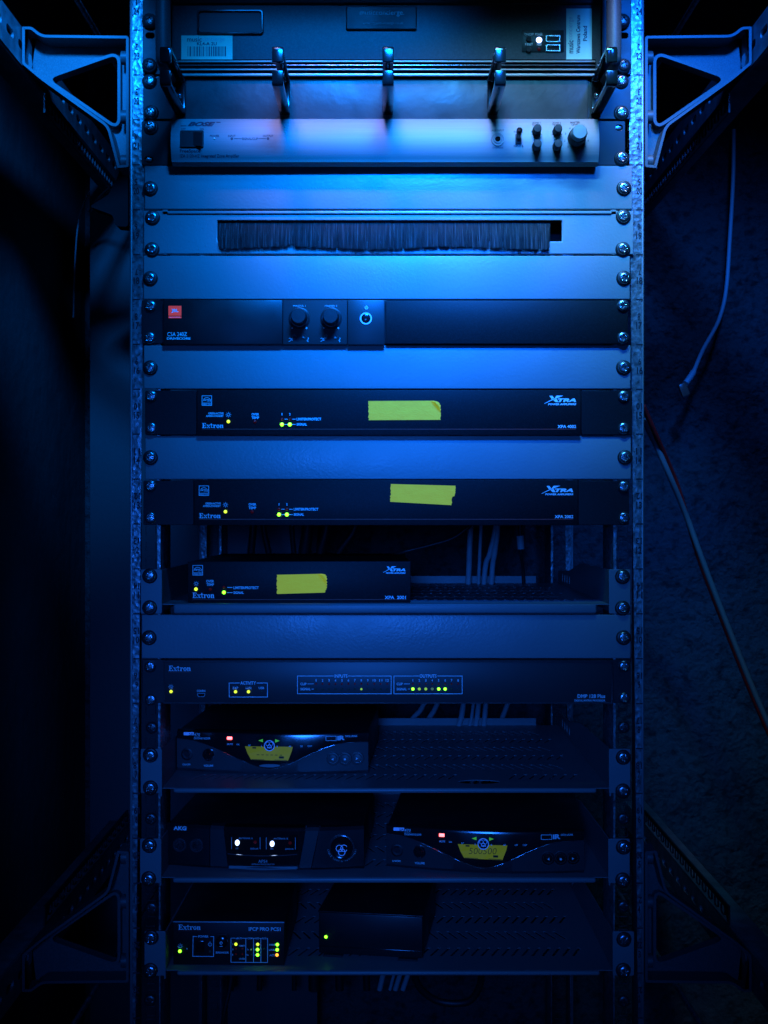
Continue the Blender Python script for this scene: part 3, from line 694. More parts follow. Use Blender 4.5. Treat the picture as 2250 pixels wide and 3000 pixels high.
def torn_tape(d, pts, label, off=0.0004, curl=None):
    """a strip of paper tape with ragged ends; the last piece of one end curls up"""
    rt = random.Random(len(pts)+int(pts[0][0]))
    poly = []
    for i, p in enumerate(pts):
        q = pts[(i+1) % len(pts)]; poly.append(p)
        if abs(q[1]-p[1]) > abs(q[0]-p[0]):           # an end: ragged
            n = 13
            for j in range(1, n): t = j/n; poly.append((p[0]+(q[0]-p[0])*t+rt.uniform(-1.6, 1.6), p[1]+(q[1]-p[1])*t))
    d2 = [(d.F(x, y, 0).x, d.F(x, y, 0).z) for x, y in poly]
    Yl = d.F(pts[0][0], pts[0][1], 0).y
    m = plate(d2, [], Yl-off, 0.0003)
    t = d.part('tape', m, 'yellow_tape_glow'); t['label'] = label
    if curl:
        V = []; n = 6
        (cx0, cy0), (cx1, cy1), (cx2, cy2) = curl
        for i in range(n+1):
            s = i/n
            for (a, b) in ((cx0, cy0), (cx1, cy1)):
                V.append(d.F(a+(cx2-a)*s*0.9, b+(cy2-b)*s*0.9, off+0.0004+0.0028*math.sin(s*PI*0.75)))
        Fc = [(2*i, 2*i+1, 2*i+3, 2*i+2) for i in range(n)]
        d.part('tape_curl', mesh_from(V, Fc, 60), 'yellow_tape_glow', t)
    return t
def power_amp(name, label, ytop, dx, dy, model, ex0, ex1, screws):
    d = unit(name, label, 'amplifier', ytop, 'full-width black power amplifiers', Yf=-0.0075)
    for a, b in ((ex0, 577+dx-1), (1703+dx, ex1)):
        ear_plate(d, a, b, 1144+dy, 1274+dy, 'black_coat', back=-0.0002, Yf=-0.0055)
    d.add('chassis', wbox(590+dx, 1690+dx, 1148+dy, 1272+dy, 0.0, 0.26), 'black_smooth')
    d.add('front_panel', wbox(577+dx, 1702+dx, 1142.5+dy, 1275+dy, -0.0075, -0.0001, 0.0006), 'black_coat')
    for px, py in screws: d.screw(px, py, 0.0055-0.0075, washer=False)
    e = lambda x: x+dx
    f = lambda y: y+dy
    energy_mark(d, e(592), f(1159.5), 28)
    d.text('GREEN-ACTIVE', e(610), f(1208), e(655), f(1214), bold=0.015); d.text('AMBER-STANDBY', e(603), f(1215.5), e(655), f(1221.5), bold=0.015)
    d.sun(e(669), f(1215), 7.8); d.led(e(669), f(1235), 'led_amber_on', 5.0)
    serif_word(d, e(592), f(1239.5), e(655), f(1254))
    d.flat('line_marking', [rect(e(592), e(1687), f(1256.4), f(1258.2))], 'print_red')
    d.text('OVER', e(737), f(1210), e(759), f(1217.5), bold=0.02); d.text('TEMP', e(737), f(1220), e(759), f(1227.5), bold=0.02); d.led(e(747), f(1235.5), 'led_red_off', 5)
    for s, x in (('1', 826), ('2', 849)):
        d.text(s, e(x-2), f(1210), e(x+2), f(1217), bold=0.02); d.led(e(x), f(1228), 'led_red_off', 4.8); d.led(e(x), f(1243.5), 'led_green_on', 5.4)
    for y in (1228, 1243.5): d.flat('line_marking', [rect(e(833.5), e(842.5), f(y-.9), f(y+.9)), rect(e(856), e(866), f(y-.9), f(y+.9))], 'print_white')
    d.text('LIMITER/PROTECT', e(869), f(1224), e(941), f(1231.8), bold=0.02); d.text('SIGNAL', e(869), f(1239.5), e(899), f(1247), bold=0.02)
    xtra_mark(d, e(1594), f(1159), e(1688), f(1187)); d.text(model, e(1633.5), f(1245), e(1688), f(1254.3), bold=0.012)
    return d
a4 = power_amp('power_amplifier', 'upper black power amplifier, yellow tape centred, bright grey panels above and below', 1140.8, 0, 0, 'XPA 4002', 425, 1852, ((443, 1161), (443, 1255), (1827, 1162), (1827, 1255)))
torn_tape(a4, [(1079, 1175), (1270, 1174), (1283, 1177), (1291, 1187), (1291, 1230), (1080, 1231)], 'wide bright yellow paper tape with a lifted corner', curl=((1262, 1174.5), (1291, 1206), (1285, 1182)))
a2 = power_amp('power_amplifier', 'lower black power amplifier with tilted yellow tape, open rack space underneath', 1404.8, -8.5, 264, 'XPA 2002', 420, 1843, ((441, 1424), (441, 1517), (1828, 1427), (1828, 1518)))
torn_tape(a2, [(1145, 1418), (1335, 1423), (1332, 1453), (1324, 1456), (1323, 1480), (1143, 1470)], 'yellow paper tape stuck on at a slight tilt')

# --- shelves
def shelf(label, ytop, yfloor, dx, screws):
    d = Dev('rack_shelf', label, 'shelf', (0, 0, Z(ytop+131.56)), 0, 'rack shelves', Yf=YP)
    zf = Z(yfloor); z1 = Z(ytop+1)
    xl, xr = X(476+dx), X(1784+dx)
    for a, b in ((412+dx, 474+dx), (1784+dx, 1847+dx)):
        ear_plate(d, a, b, ytop+1, ytop+131, 'shelf_grey', back=-0.0003)
    depth = 0.335
    for x, s in ((xl, 1), (xr, -1)):
        pts = [(-0.003, zf-0.008), (depth, zf-0.002), (depth, zf+0.016), (depth*0.72, zf+0.021), (depth*0.5, zf+0.033), (0.02, z1-0.0005), (-0.003, z1-0.0005)]
        vs = [rrect(depth*0.72+i*0.018, depth*0.72+i*0.018+0.007, zf+0.004, zf+0.014, 0.002, 3) for i in range(4)]
        d.add('side_plate', plate(pts, vs, min(x, x-s*0.0015), 0.0015, 'YZ'), 'shelf_grey')
    slots = []
    for row in range(6):
        y0 = 0.035 + row*0.047
        for i in range(38):
            xs = xl+0.022+i*0.0104
            if xs > xr-0.035: break
            if row == 0 and abs(xs-X(1400)) < 0.03 and yfloor > 2200 and yfloor < 2400: continue
            k = 0.010 if row % 2 == 0 else -0.010
            slots.append([(xs, y0), (xs+0.0032, y0), (xs+0.0032+k, y0+0.022), (xs+k, y0+0.022)])
    if 2200 < yfloor < 2400: slots.append([(X(1400, 0.035)+0.0215*math.cos(2*PI*i/24), 0.024+0.0085*math.sin(2*PI*i/24)) for i in range(24)])
    d.add('tray', plate(rect(xl+0.0003, xr-0.0003, -0.0015, depth), slots, zf-0.0008, 0.0008, 'XY'), 'shelf_grey')
    d.add('rear_lip', box(X(560), X(1700), depth+0.0003, depth+0.0018, zf-0.002, zf+0.009), 'shelf_grey')
    d.add('front_lip', box(X(508+dx*.9, -.006), X(1748+dx*.9, -.006), -0.0065, -0.0017, Z(ytop+131, -.006), zf+0.0006, 0.0022, 3), 'shelf_grey')
    for px, py in screws: d.screw(px, py)
    return zf
ZF1 = shelf('shelf holding the small amplifier with yellow tape, open on one side', 1667, 1769, 0, ((438, 1687), (438, 1780), (1825, 1689), (1825, 1782)))
ZF2 = shelf('shelf with a round hole carrying a single receiver under the wide processor', 2193, 2307, 0, ((440, 2214), (440, 2308), (1826, 2219), (1826, 2317)))
ZF3 = shelf('shelf carrying the antenna splitter and a receiver side by side', 2456.5, 2568, -2, ((438, 2478), (436, 2576), (1828, 2482), (1826, 2580)))
ZF4 = shelf('lowest shelf holding the little control box and plain black box', 2728, 2840, 11, ((441, 2748), (441, 2845), (1828, 2752), (1828, 2845)))

# --- small amplifier on the first shelf
YS = 0.012
sa = Dev('small_amplifier', 'half-width black amplifier with yellow tape standing on a shelf', 'amplifier', (X(876, YS), YS+0.12, ZF1), Yf=YS)
zt_ = Z(1645, YS)
sa.add('chassis', box(X(553, YS), X(1200, YS), YS+0.003, YS+0.235, ZF1+0.0003, zt_-0.0005, 0.001), 'black_smooth')
sa.add('front_panel', box(X(550, YS), X(1203, YS), YS, YS+0.003, ZF1+0.0003, zt_, 0.0008), 'black_coat')
energy_mark(sa, 565, 1656.5, 28.5); sa.sun(575, 1710, 7.5); sa.led(574, 1726, 'led_amber_on', 5.2)
sa.text('OVER', 604, 1699, 627, 1706.5, bold=.02); sa.text('TEMP', 605, 1709, 627, 1716.5, bold=.02); sa.led(616, 1726.5, 'led_red_off', 5); sa.led(656, 1720.5, 'led_red_off', 4.5); sa.led(656, 1735.5, 'led_green_on', 5.2)
sa.flat('line_marking', [rect(666, 681, 1720, 1722), rect(666, 681, 1735, 1737)], 'print_white')
sa.text('LIMITER/PROTECT', 684, 1718, 758, 1726, bold=.02); sa.text('SIGNAL', 684, 1732.5, 714, 1740, bold=.02)
serif_word(sa, 564, 1736, 628, 1752)
sa.flat('line_marking', [rect(564, 1190, 1755.5, 1757)], 'print_red')
xtra_mark(sa, 1122, 1659, 1188, 1681); sa.text('XPA  2001', 1127, 1745.5, 1189, 1755, bold=.012)
torn_tape(sa, [(811, 1684), (943, 1681), (953, 1683), (957, 1690), (957, 1722), (951, 1736), (812, 1740)], 'yellow paper tape with one rounded end', curl=((930, 1681), (957, 1712), (952, 1687)))

# --- wide digital processor
YD = -0.0085
dp = unit('matrix_processor', 'wide dark blue processor with rows of small input and output lights', 'audio processor', 1930, Yf=YD)
ear_plate(dp, 417, 1848, 1932, 2060, 'black_smooth', name='mounting_plate')
dp.add('chassis', wbox(490, 1785, 1938, 2056, 0.001, 0.22), 'black_smooth')
dp.add('front_panel', wbox(478, 1797, 1934, 2062, YD, YP-0.0002, 0.0012), 'device_blue_grey')
dp.add('face_border', plate(rect(X(478.5, YD), X(1796.5, YD), Z(2061.5, YD), Z(1934.5, YD)), [rect(X(482, YD), X(1792, YD), Z(2058.5, YD), Z(1940, YD))], YD-0.0009, 0.0008, bev=0.0003), 'black_smooth')
for px, py in ((440, 1953), (442, 2050), (1829, 1952), (1829, 2045)): dp.screw(px, py, YD-YP, washer=False)
serif_word(dp, 494, 1950, 559, 1966); dp.flat('line_marking', [rect(494, 559, 1968, 1969.6)], 'print_red')
dp.sun(501, 2012, 7.5); dp.led(501, 2026, 'led_amber_on', 4.6)
dp.text('CONFIG', 577, 2021, 602, 2027, bold=.01); dp.line([(579, 2031.5), (600, 2031.5), (600, 2037), (597, 2041), (582, 2041), (579, 2037)], 1.4, 'print_grey', True, name='port_rim'); dp.flat('port', [[(581, 2033), (598.5, 2033), (598.5, 2036.5), (596.3, 2039.6), (582.7, 2039.6), (581, 2036.5)]], 'void_black')
def legend_box(d, x0, x1, y0, y1, title, t0, t1, th=10):
    d.line([(t1+2, y0), (x1, y0), (x1, y1), (x0, y1), (x0, y0), (t0-2, y0)], 2.0); d.text(title, t0, y0-th/2, t1, y0+th/2, bold=.02)
legend_box(dp, 671.5, 783.5, 2001, 2042, 'ACTIVITY', 704, 750)
for s, x, m in (('EXP', 690, 'led_amber_on'), ('LAN', 728, 'led_amber_on'), ('USB', 766, 'led_green_off')):
    dp.text(s, x-8, 2012, x+8, 2019, bold=.015); dp.led(x, 2026.5, m, 4.6 if m == 'led_amber_on' else 2.5)
legend_box(dp, 871.5, 1146, 1980.5, 2032.5, 'INPUTS', 980, 1018)
legend_box(dp, 1154, 1354, 1980.5, 2032.5, 'OUTPUTS', 1229, 1279)
for x0 in (880, 1162):
    dp.text('CLIP', x0, 2000, x0+18, 2007.5, bold=.015); dp.text('SIGNAL', x0, 2015, x0+30, 2022.5, bold=.015)
    dp.flat('line_marking', [rect(x0+21, x0+39, 2002.8, 2004.4), rect(x0+33, x0+39.5, 2018, 2019.6)], 'print_white')
for i in range(12):
    x = 926+18.95*i; w = 2.2 if i < 9 else 4.6
    dp.text(str(i+1), x-w, 1989.5, x+w, 1997, bold=.02); dp.led(x, 2003.5, 'led_red_off', 2.6); dp.led(x, 2019, 'led_green_mid' if i == 7 else 'led_green_off', 3.2)
for i in range(8):
    x = 1209.5+18.95*i
    dp.text(str(i+1), x-2.2, 1989.5, x+2.2, 1997, bold=.02); dp.led(x, 2003.5, 'led_red_off', 2.6)
    dp.led(x, 2018.5, ('led_green_on', 'led_green_mid', 'led_green_mid', 'led_green_dim', 'led_green_on', 'led_green_on', 'led_green_off', 'led_green_off')[i], 4.2 if i < 6 else 2.8)
dp.text('DMP 128 Plus', 1692, 2034, 1773, 2045, bold=.015); dp.flat('line_marking', [rect(1684, 1773, 2046.6, 2047.6)], 'print_red'); dp.text('DIGITAL MATRIX PROCESSOR', 1683, 2049.5, 1773, 2055, bold=.01)

# --- wireless receivers (built in the frame of one close-up: crop pixels 60..1580 across the face)
def receiver(label, xl, yl_, xr, yr_, zf, body, digits, oval, group='wireless receivers'):
    """xl/xr: world x of the face ends, yl_/yr_: their depths"""
    wd = math.hypot(xr-xl, yr_-yl_); ang = math.atan2(yr_-yl_, xr-xl); H = 0.0435
    bulge = lambda x: 0.013*(1-(2*x/wd)**2)
    def face(cx, cy, off=0.0):
        u = (cx-60)/1520.0; x = (u-0.5)*wd; bottom = 400+35*u + 30*(1-(2*u-1)**2)*0.55
        z = (bottom-cy)/338.0*H
        return Vector((x, -bulge(x)-off, z))
    d = Dev('wireless_receiver', label, 'receiver', ((xl+xr)/2, (yl_+yr_)/2, zf), ang, group, face=face)
    d.part('housing', box(-wd/2+0.001, wd/2-0.001, 0.003, 0.165, 0.0015, H-0.0005, 0.0015), 'black_smooth')
    # curved front: lower body and glossy upper band, split along the swooping curve
    n = 48
    sw_pts = [(60, 133), (200, 150), (300, 182), (430, 238), (560, 300), (680, 352), (760, 378), (815, 386), (870, 380), (980, 343), (1100, 285), (1240, 222), (1330, 193), (1400, 182), (1480, 178), (1580, 178)]
    def swoop(cx):
        for (a, b), (c, e) in zip(sw_pts, sw_pts[1:]):
            if a <= cx <= c: t = (cx-a)/(c-a); return b+(e-b)*t
        return 178
    def zof(cx, cy): return face(cx, cy).z
    Vb, Vg, Fs = [], [], []
    for i in range(n+1):
        cx = 60+1520*i/n; x = face(cx, 0).x; zb_, zs = 0.0008, zof(cx, swoop(cx)); y = -bulge(x)
        Vb += [(x, 0.003, 0.0002), (x, y+0.003, zb_), (x, y, zb_+0.003), (x, y-0.0008, zs-0.0006), (x, y+0.0006, zs)]
        Vg += [(x, y+0.0006, zs), (x, y, zs+0.0004), (x, y-0.0002, H-0.0035), (x, y+0.0006, H-0.0012), (x, y+0.003, H), (x, 0.003, H+0.0002)]
    Fb = [(5*i+j, 5*i+5+j, 5*i+6+j, 5*i+1+j) for i in range(n) for j in range(4)]
    Fg = [(6*i+j, 6*i+6+j, 6*i+7+j, 6*i+1+j) for i in range(n) for j in range(5)]
    Fb += [(0, 1, 2, 3, 4), tuple(5*n+j for j in (4, 3, 2, 1, 0))]; Fg += [(0, 1, 2, 3, 4, 5), tuple(6*n+j for j in (5, 4, 3, 2, 1, 0))]
    d.part('lower_face', mesh_from(Vb, Fb, 40), body)
    d.part('upper_face', mesh_from(Vg, Fg, 40), 'black_gloss')
    pts = []
    for i in range(n+1):
        cx = 60+1520*i/n; p = face(cx, swoop(cx), 0.0006); pts.append(p)
    d.part('trim_line', tube(pts, 0.00028, 6, 1), 'chrome_trim')
    O = 0.0009
    d.flat('badge', [[(118, 83), (203, 83), (203, 108), (118, 108)]], 'logo_glow', O)
    d.text('SR', 163, 89, 203, 108, 'print_dark', 0.0, off=O+.0002); d.text('470', 206, 92, 255, 112, off=O); d.flat('line_marking', [[(203, 115), (258, 116), (258, 118), (203, 117)]], 'print_white', O)
    d.text('STATIONARY RECEIVER', 203, 126, 339, 142, off=O)
    d.part('mute_light', box(-.0026, .0026, -.0008, .0006, -.0015, .0015, .0003), 'led_red_on', None, face(497, 134, 0.0004))
    for s, a, b, c, e in (('MUTE', 478, 523, 175, 189), ('OK', 553, 577, 179, 191), ('RF', 648, 666, 186, 198), ('A', 747, 758, 194, 206), ('B', 872, 882, 197, 209), ('AF', 966, 986, 197, 210), ('OK', 1054, 1077, 197, 210), ('CLIP', 1113, 1147, 197, 210)):
        d.text(s, a, c, b, e, bold=.01, off=O)
    d.flat('arrow_light', [[(727, 155), (763, 142), (763, 168)]], 'arrow_green', O); d.flat('arrow_light', [[(860, 145), (895, 158), (860, 172)]], 'arrow_green', O)
    lcd = d.flat('display', [[(618, 200), (700, 202), (815, 204), (920, 206), (1000, 208), (992, 245), (962, 322), (815, 317), (668, 310), (640, 260)]], 'lcd_lit', 0.0007)
    d.line([(618, 200), (640, 260), (668, 310), (815, 317), (962, 322), (992, 245), (1000, 208)], 5, 'black_gloss', off=0.0009, parent=lcd, name='display_rim')
    d.flat('line_marking', [[(672, 303), (955, 313), (953, 317), (674, 307)]], 'lcd_ink', 0.0010, parent=lcd)
    if digits: d.text(digits, 705, 228, 916, 275, 'lcd_ink', -0.012, 0.15, off=0.0010, parent=lcd)
    else:
        d.flat('dash_marking', [[(715+36*i, 266+i), (735+36*i, 266+i), (735+36*i, 271+i), (715+36*i, 271+i)] for i in range(6)], 'lcd_ink', 0.0010, parent=lcd)
    d.flat('lock_marking', [[(890, 283), (928, 284), (928, 301), (890, 300)]], 'lcd_ink', 0.0010, parent=lcd)
    d.flat('mode_marking', [[(680, 206), (710, 207), (710, 219), (680, 218)]], 'lcd_ink', 0.0010, parent=lcd)
    rg = d.part('logo', lathe([(0.0048, 0), (0.0048, -0.0012), (0.0055, -0.0012), (0.0056, 0)], 30), 'logo_glow', None, face(815, 196, 0.0004))
    d.disc(815, 196, 38, 'black_gloss', 0.0011, parent=rg, name='logo', n=28)
    for dx, dy in ((-14, -10), (14, -10), (0, 10)): d.ring(815+dx, 192+dy, 13, 16, 'logo_glow', 0.0013 + (0.0001*dx/14), parent=rg, name='logo', n=18)
    d.text('AKG', 796, 203, 836, 216, 'logo_glow', 0.03, off=0.0016, parent=rg)
    d.line([(1254, 127), (1333, 127), (1333, 162), (1254, 162)], 4, closed=True, off=O, name='logo'); d.text('iR', 1341, 123, 1400, 160, off=O, bold=.04, name='logo'); d.text('DATA UPLINK', 1403, 121, 1497, 136, off=O, bold=.01)
    bt = d.part('power_button', lathe([(0.0064, 0.001), (0.0062, -0.0006), (0.0052, -0.0008), (0.0050, 0.0002), (0.0030, 0.0004), (0.0028, -0.0004), (0.00001, -0.0004)], 30), 'black_smooth', None, face(147, 262, 0.0012))
    d.text('ON/OFF', 107, 339, 176, 354, bold=.01, off=O)
    kn = d.part('volume_knob', lathe([(0.0066, 0.002), (0.0064, 0.0), (0.0056, -0.0002), (0.0048, -0.0002), (0.0044, -0.0065), (0.0036, -0.0078), (0.00001, -0.0080)], 30), 'black_gloss', None, face(326, 266, 0.0014))
    d.text('VOLUME', 287, 347, 364, 364, bold=.01, off=O)
    for i, (cx, cy) in enumerate(((1307, 308), (1402, 310), (1495, 307))):
        b = d.part('button', lathe([(0.0066, 0.002), (0.0063, -0.0004), (0.0055, -0.0005), (0.0048, 0.0004), (0.0042, -0.0006), (0.00001, -0.0010)], 30), 'black_gloss' if not oval else 'receiver_face', None, face(cx, cy, 0.0012))
        d.part('button_glint_rim', lathe([(0.0062, 0.0), (0.0066, -0.0008), (0.0069, -0.0006), (0.0071, 0.0012)], 30), 'chrome_trim', b, face(cx, cy, 0.0010))  # bright rim added in place of the highlight along the button edge
        off = 0.0036
        if i == 1: d.disc(cx, cy, 9, 'print_white', off, parent=b, name='icon_marking')
        else: s = -1 if i == 0 else 1; d.flat('icon_marking', [[(cx-8*s, cy-10), (cx+10*s, cy), (cx-8*s, cy+10)]], 'print_white', off, parent=b)
    if oval: d.disc(815, 357, 82, 'panel_grey', 0.0011, name='front_inset', ry=13)
    for sx in (-1, 1): d.part('foot', box(sx*wd*.4-.006, sx*wd*.4+.006, 0.02, 0.03, 0.0002, 0.0014), 'black_matte')
    return d
d1, d2 = 0.073, 0.060
receiver('receiver alone on its shelf, lit green display showing dashes only', X(519, d1), d1, X(1079, d2), d2, ZF2+0.0002, 'receiver_face', None, True)
d1, d2 = 0.030, 0.008
receiver('receiver beside the antenna splitter, lit green display with frequency digits', X(1132, d1), d1, X(1711, d2), d2, ZF3+0.0002, 'device_blue_grey', '500500', False)

# --- antenna power splitter
def splitter():
    xl, xr, yl_, yr_ = X(488, 0.034), X(1066, 0.022), 0.034, 0.022
    wd = math.hypot(xr-xl, yr_-yl_); ang = math.atan2(yr_-yl_, xr-xl); H = 0.0435
    bulge = lambda x: 0.012*(1-(2*x/wd)**2)
    def face(cx, cy, off=0.0):
        u = (cx-20)/1550.0; x = (u-.5)*wd; bottom = 366+16*u+26*(1-(2*u-1)**2)*0.6
        return Vector((x, -bulge(x)-off, (bottom-cy)/338.0*H))
    d = Dev('antenna_splitter', 'black antenna power splitter with two white lights and big round knob', 'splitter', ((xl+xr)/2, (yl_+yr_)/2, ZF3+0.0002), ang, face=face)
    d.part('housing', box(-wd/2+.001, wd/2-.001, 0.003, 0.165, 0.0015, H-.0005, .0015), 'black_smooth')
    def section(name, c0, c1, s0, s1, material, push=0.0):
        n = 10; V, Fc = [], []
        for i in range(n+1):
            t = i/n; ct = c0+(c1-c0)*t; cb = s0+(s1-s0)*t
            xt = face(ct, 0).x; xb_ = face(cb, 0).x
            V += [(xb_, 0.003, 0.0002), (xb_, -bulge(xb_)+.003-push, .0008), (xb_, -bulge(xb_)-push, .0035), (xt, -bulge(xt)-push, H-.003), (xt, -bulge(xt)+.0025-push, H), (xt, 0.003, H)]
        Fc = [(6*i+j, 6*i+6+j, 6*i+7+j, 6*i+1+j) for i in range(n) for j in range(5)]+[(0, 1, 2, 3, 4, 5), tuple(6*n+j for j in (5, 4, 3, 2, 1, 0))]
        return d.part(name, mesh_from(V, Fc, 35), material)
    section('plug_section', 20, 374, 20, 374, 'black_smooth'); section('divider', 379, 487, 379, 520, 'device_blue_grey', -0.0004); section('display_section', 492, 1120, 526, 1068, 'black_gloss', 0.0006)
    section('divider', 1126, 1226, 1074, 1166, 'device_blue_grey', -0.0004); section('knob_section', 1231, 1570, 1172, 1570, 'black_smooth')
    d.text('AKG', 78, 47, 187, 80, bold=.04, off=.0004, name='logo')
    for cx in (130, 270): d.part('plug_glint_rim', lathe([(0.0061, 0.0), (0.0064, -0.0008), (0.0067, -0.0006), (0.0068, 0.0012)], 28), 'chrome_trim', None, face(cx, 195, 0.0008)); d.part('plug', lathe([(0.0062, 0.001), (0.0060, -0.0008), (0.0052, -0.0008), (0.0050, 0.0), (0.00001, 0.0)], 28), 'device_blue_grey', None, face(cx, 195, 0.0008))  # chrome rims added to imitate the glint round each plug
    w = d.flat('window', [[(535, 100), (1065, 104), (1065, 232), (535, 228)]], 'void_black', 0.0012)
    O = 0.0016
    for cx, cy in ((597, 166), (869, 172)):
        o = d.part('light', lathe([(0.0022, 0.0006), (0.0022, -0.0003), (0.0015, -0.0014), (0.00001, -0.0018)], 18, 60), 'led_white_on', None, face(cx, cy, 0.0012)); o.scale = (1, 1, 1.3)
    for cx, cy in ((737, 160), (1008, 165)): d.led(cx, cy, 'led_red_off', 5.0).location.y -= 0.0012
    for s, a, b, c, e in (('ANTENNA A', 608, 719, 123, 136), ('ANTENNA B', 880, 991, 124, 137), ('OK', 584, 608, 203, 215), ('ERROR', 700, 763, 204, 216), ('OK', 856, 880, 204, 216), ('ERROR', 972, 1036, 205, 217)): d.text(s, a, c, b, e, 'print_grey', .01, off=O)
    for cx in (553, 776, 824, 1048): d.flat('line_marking', [rect(cx-2, cx+2, 122, 214)], 'print_grey', O)
    pts = [face(c, 252+14*(1-((c-795)/275)**2), 0.0014) for c in range(522, 1072, 30)]
    d.part('trim_line', tube(pts, 0.00055, 6, 1), 'chrome_trim')
    d.text('APS4', 762, 296, 833, 320, 'print_grey', off=O); d.text('ANTENNA POWER SPLITTER', 708, 326, 888, 337, 'print_grey', off=O)
    d.flat('trim_panel', [[(530, 346), (795, 351), (1058, 349), (1058, 371), (795, 379), (530, 368)]], 'panel_grey', 0.0010)
    kb = d.part('cable_knob', lathe([(0.0128, 0.001), (0.0126, -0.0004), (0.0118, -0.0006), (0.0115, 0.0002), (0.0112, -0.0025), (0.0102, -0.0035), (0.0092, -0.0030), (0.00001, -0.0030)], 40), 'black_gloss', None, face(1403, 205, 0.0010))
    d.part('knob_glint_rim', lathe([(0.0122, -0.0004), (0.0126, -0.0012), (0.0130, -0.0010), (0.0132, 0.0006)], 40), 'chrome_trim', kb, face(1403, 205, 0.0010))  # thin chrome ring added as the highlight on the knob's edge
    O2 = 0.0050
    for a in (150, 30, 270):
        t = math.radians(a); d.ring(1405+20*math.cos(t), 212-20*math.sin(t)*1.0, 23, 28, 'logo_glow', O2+a*1e-6, parent=kb, name='logo', n=22)  # emission added to the logo outlines, which are plain white print
    sT = 'CABLE LENGTH ADJUSTMENT'
    for i, ch in enumerate(sT):
        if ch == ' ': continue
        t = math.radians(190+160*i/(len(sT)-1)); cx, cy = 1403+106*math.cos(t), 205-106*math.sin(t)
        if cx < 1560:
            V, Fc = text_shape(ch); out = []; r = t+PI/2
            for u, v in V:
                px_, py_ = (u-.5)*9, (v-.5)*13; out.append(face(cx+px_*math.cos(r)-py_*math.sin(r), cy-(px_*math.sin(r)+py_*math.cos(r)), 0.0006))
            d.part('lettering', mesh_from(out, Fc), 'print_grey')
    for sx in (-1, 1): d.part('foot', box(sx*wd*.4-.006, sx*wd*.4+.006, 0.02, 0.03, 0.0002, 0.0014), 'black_matte')
splitter()

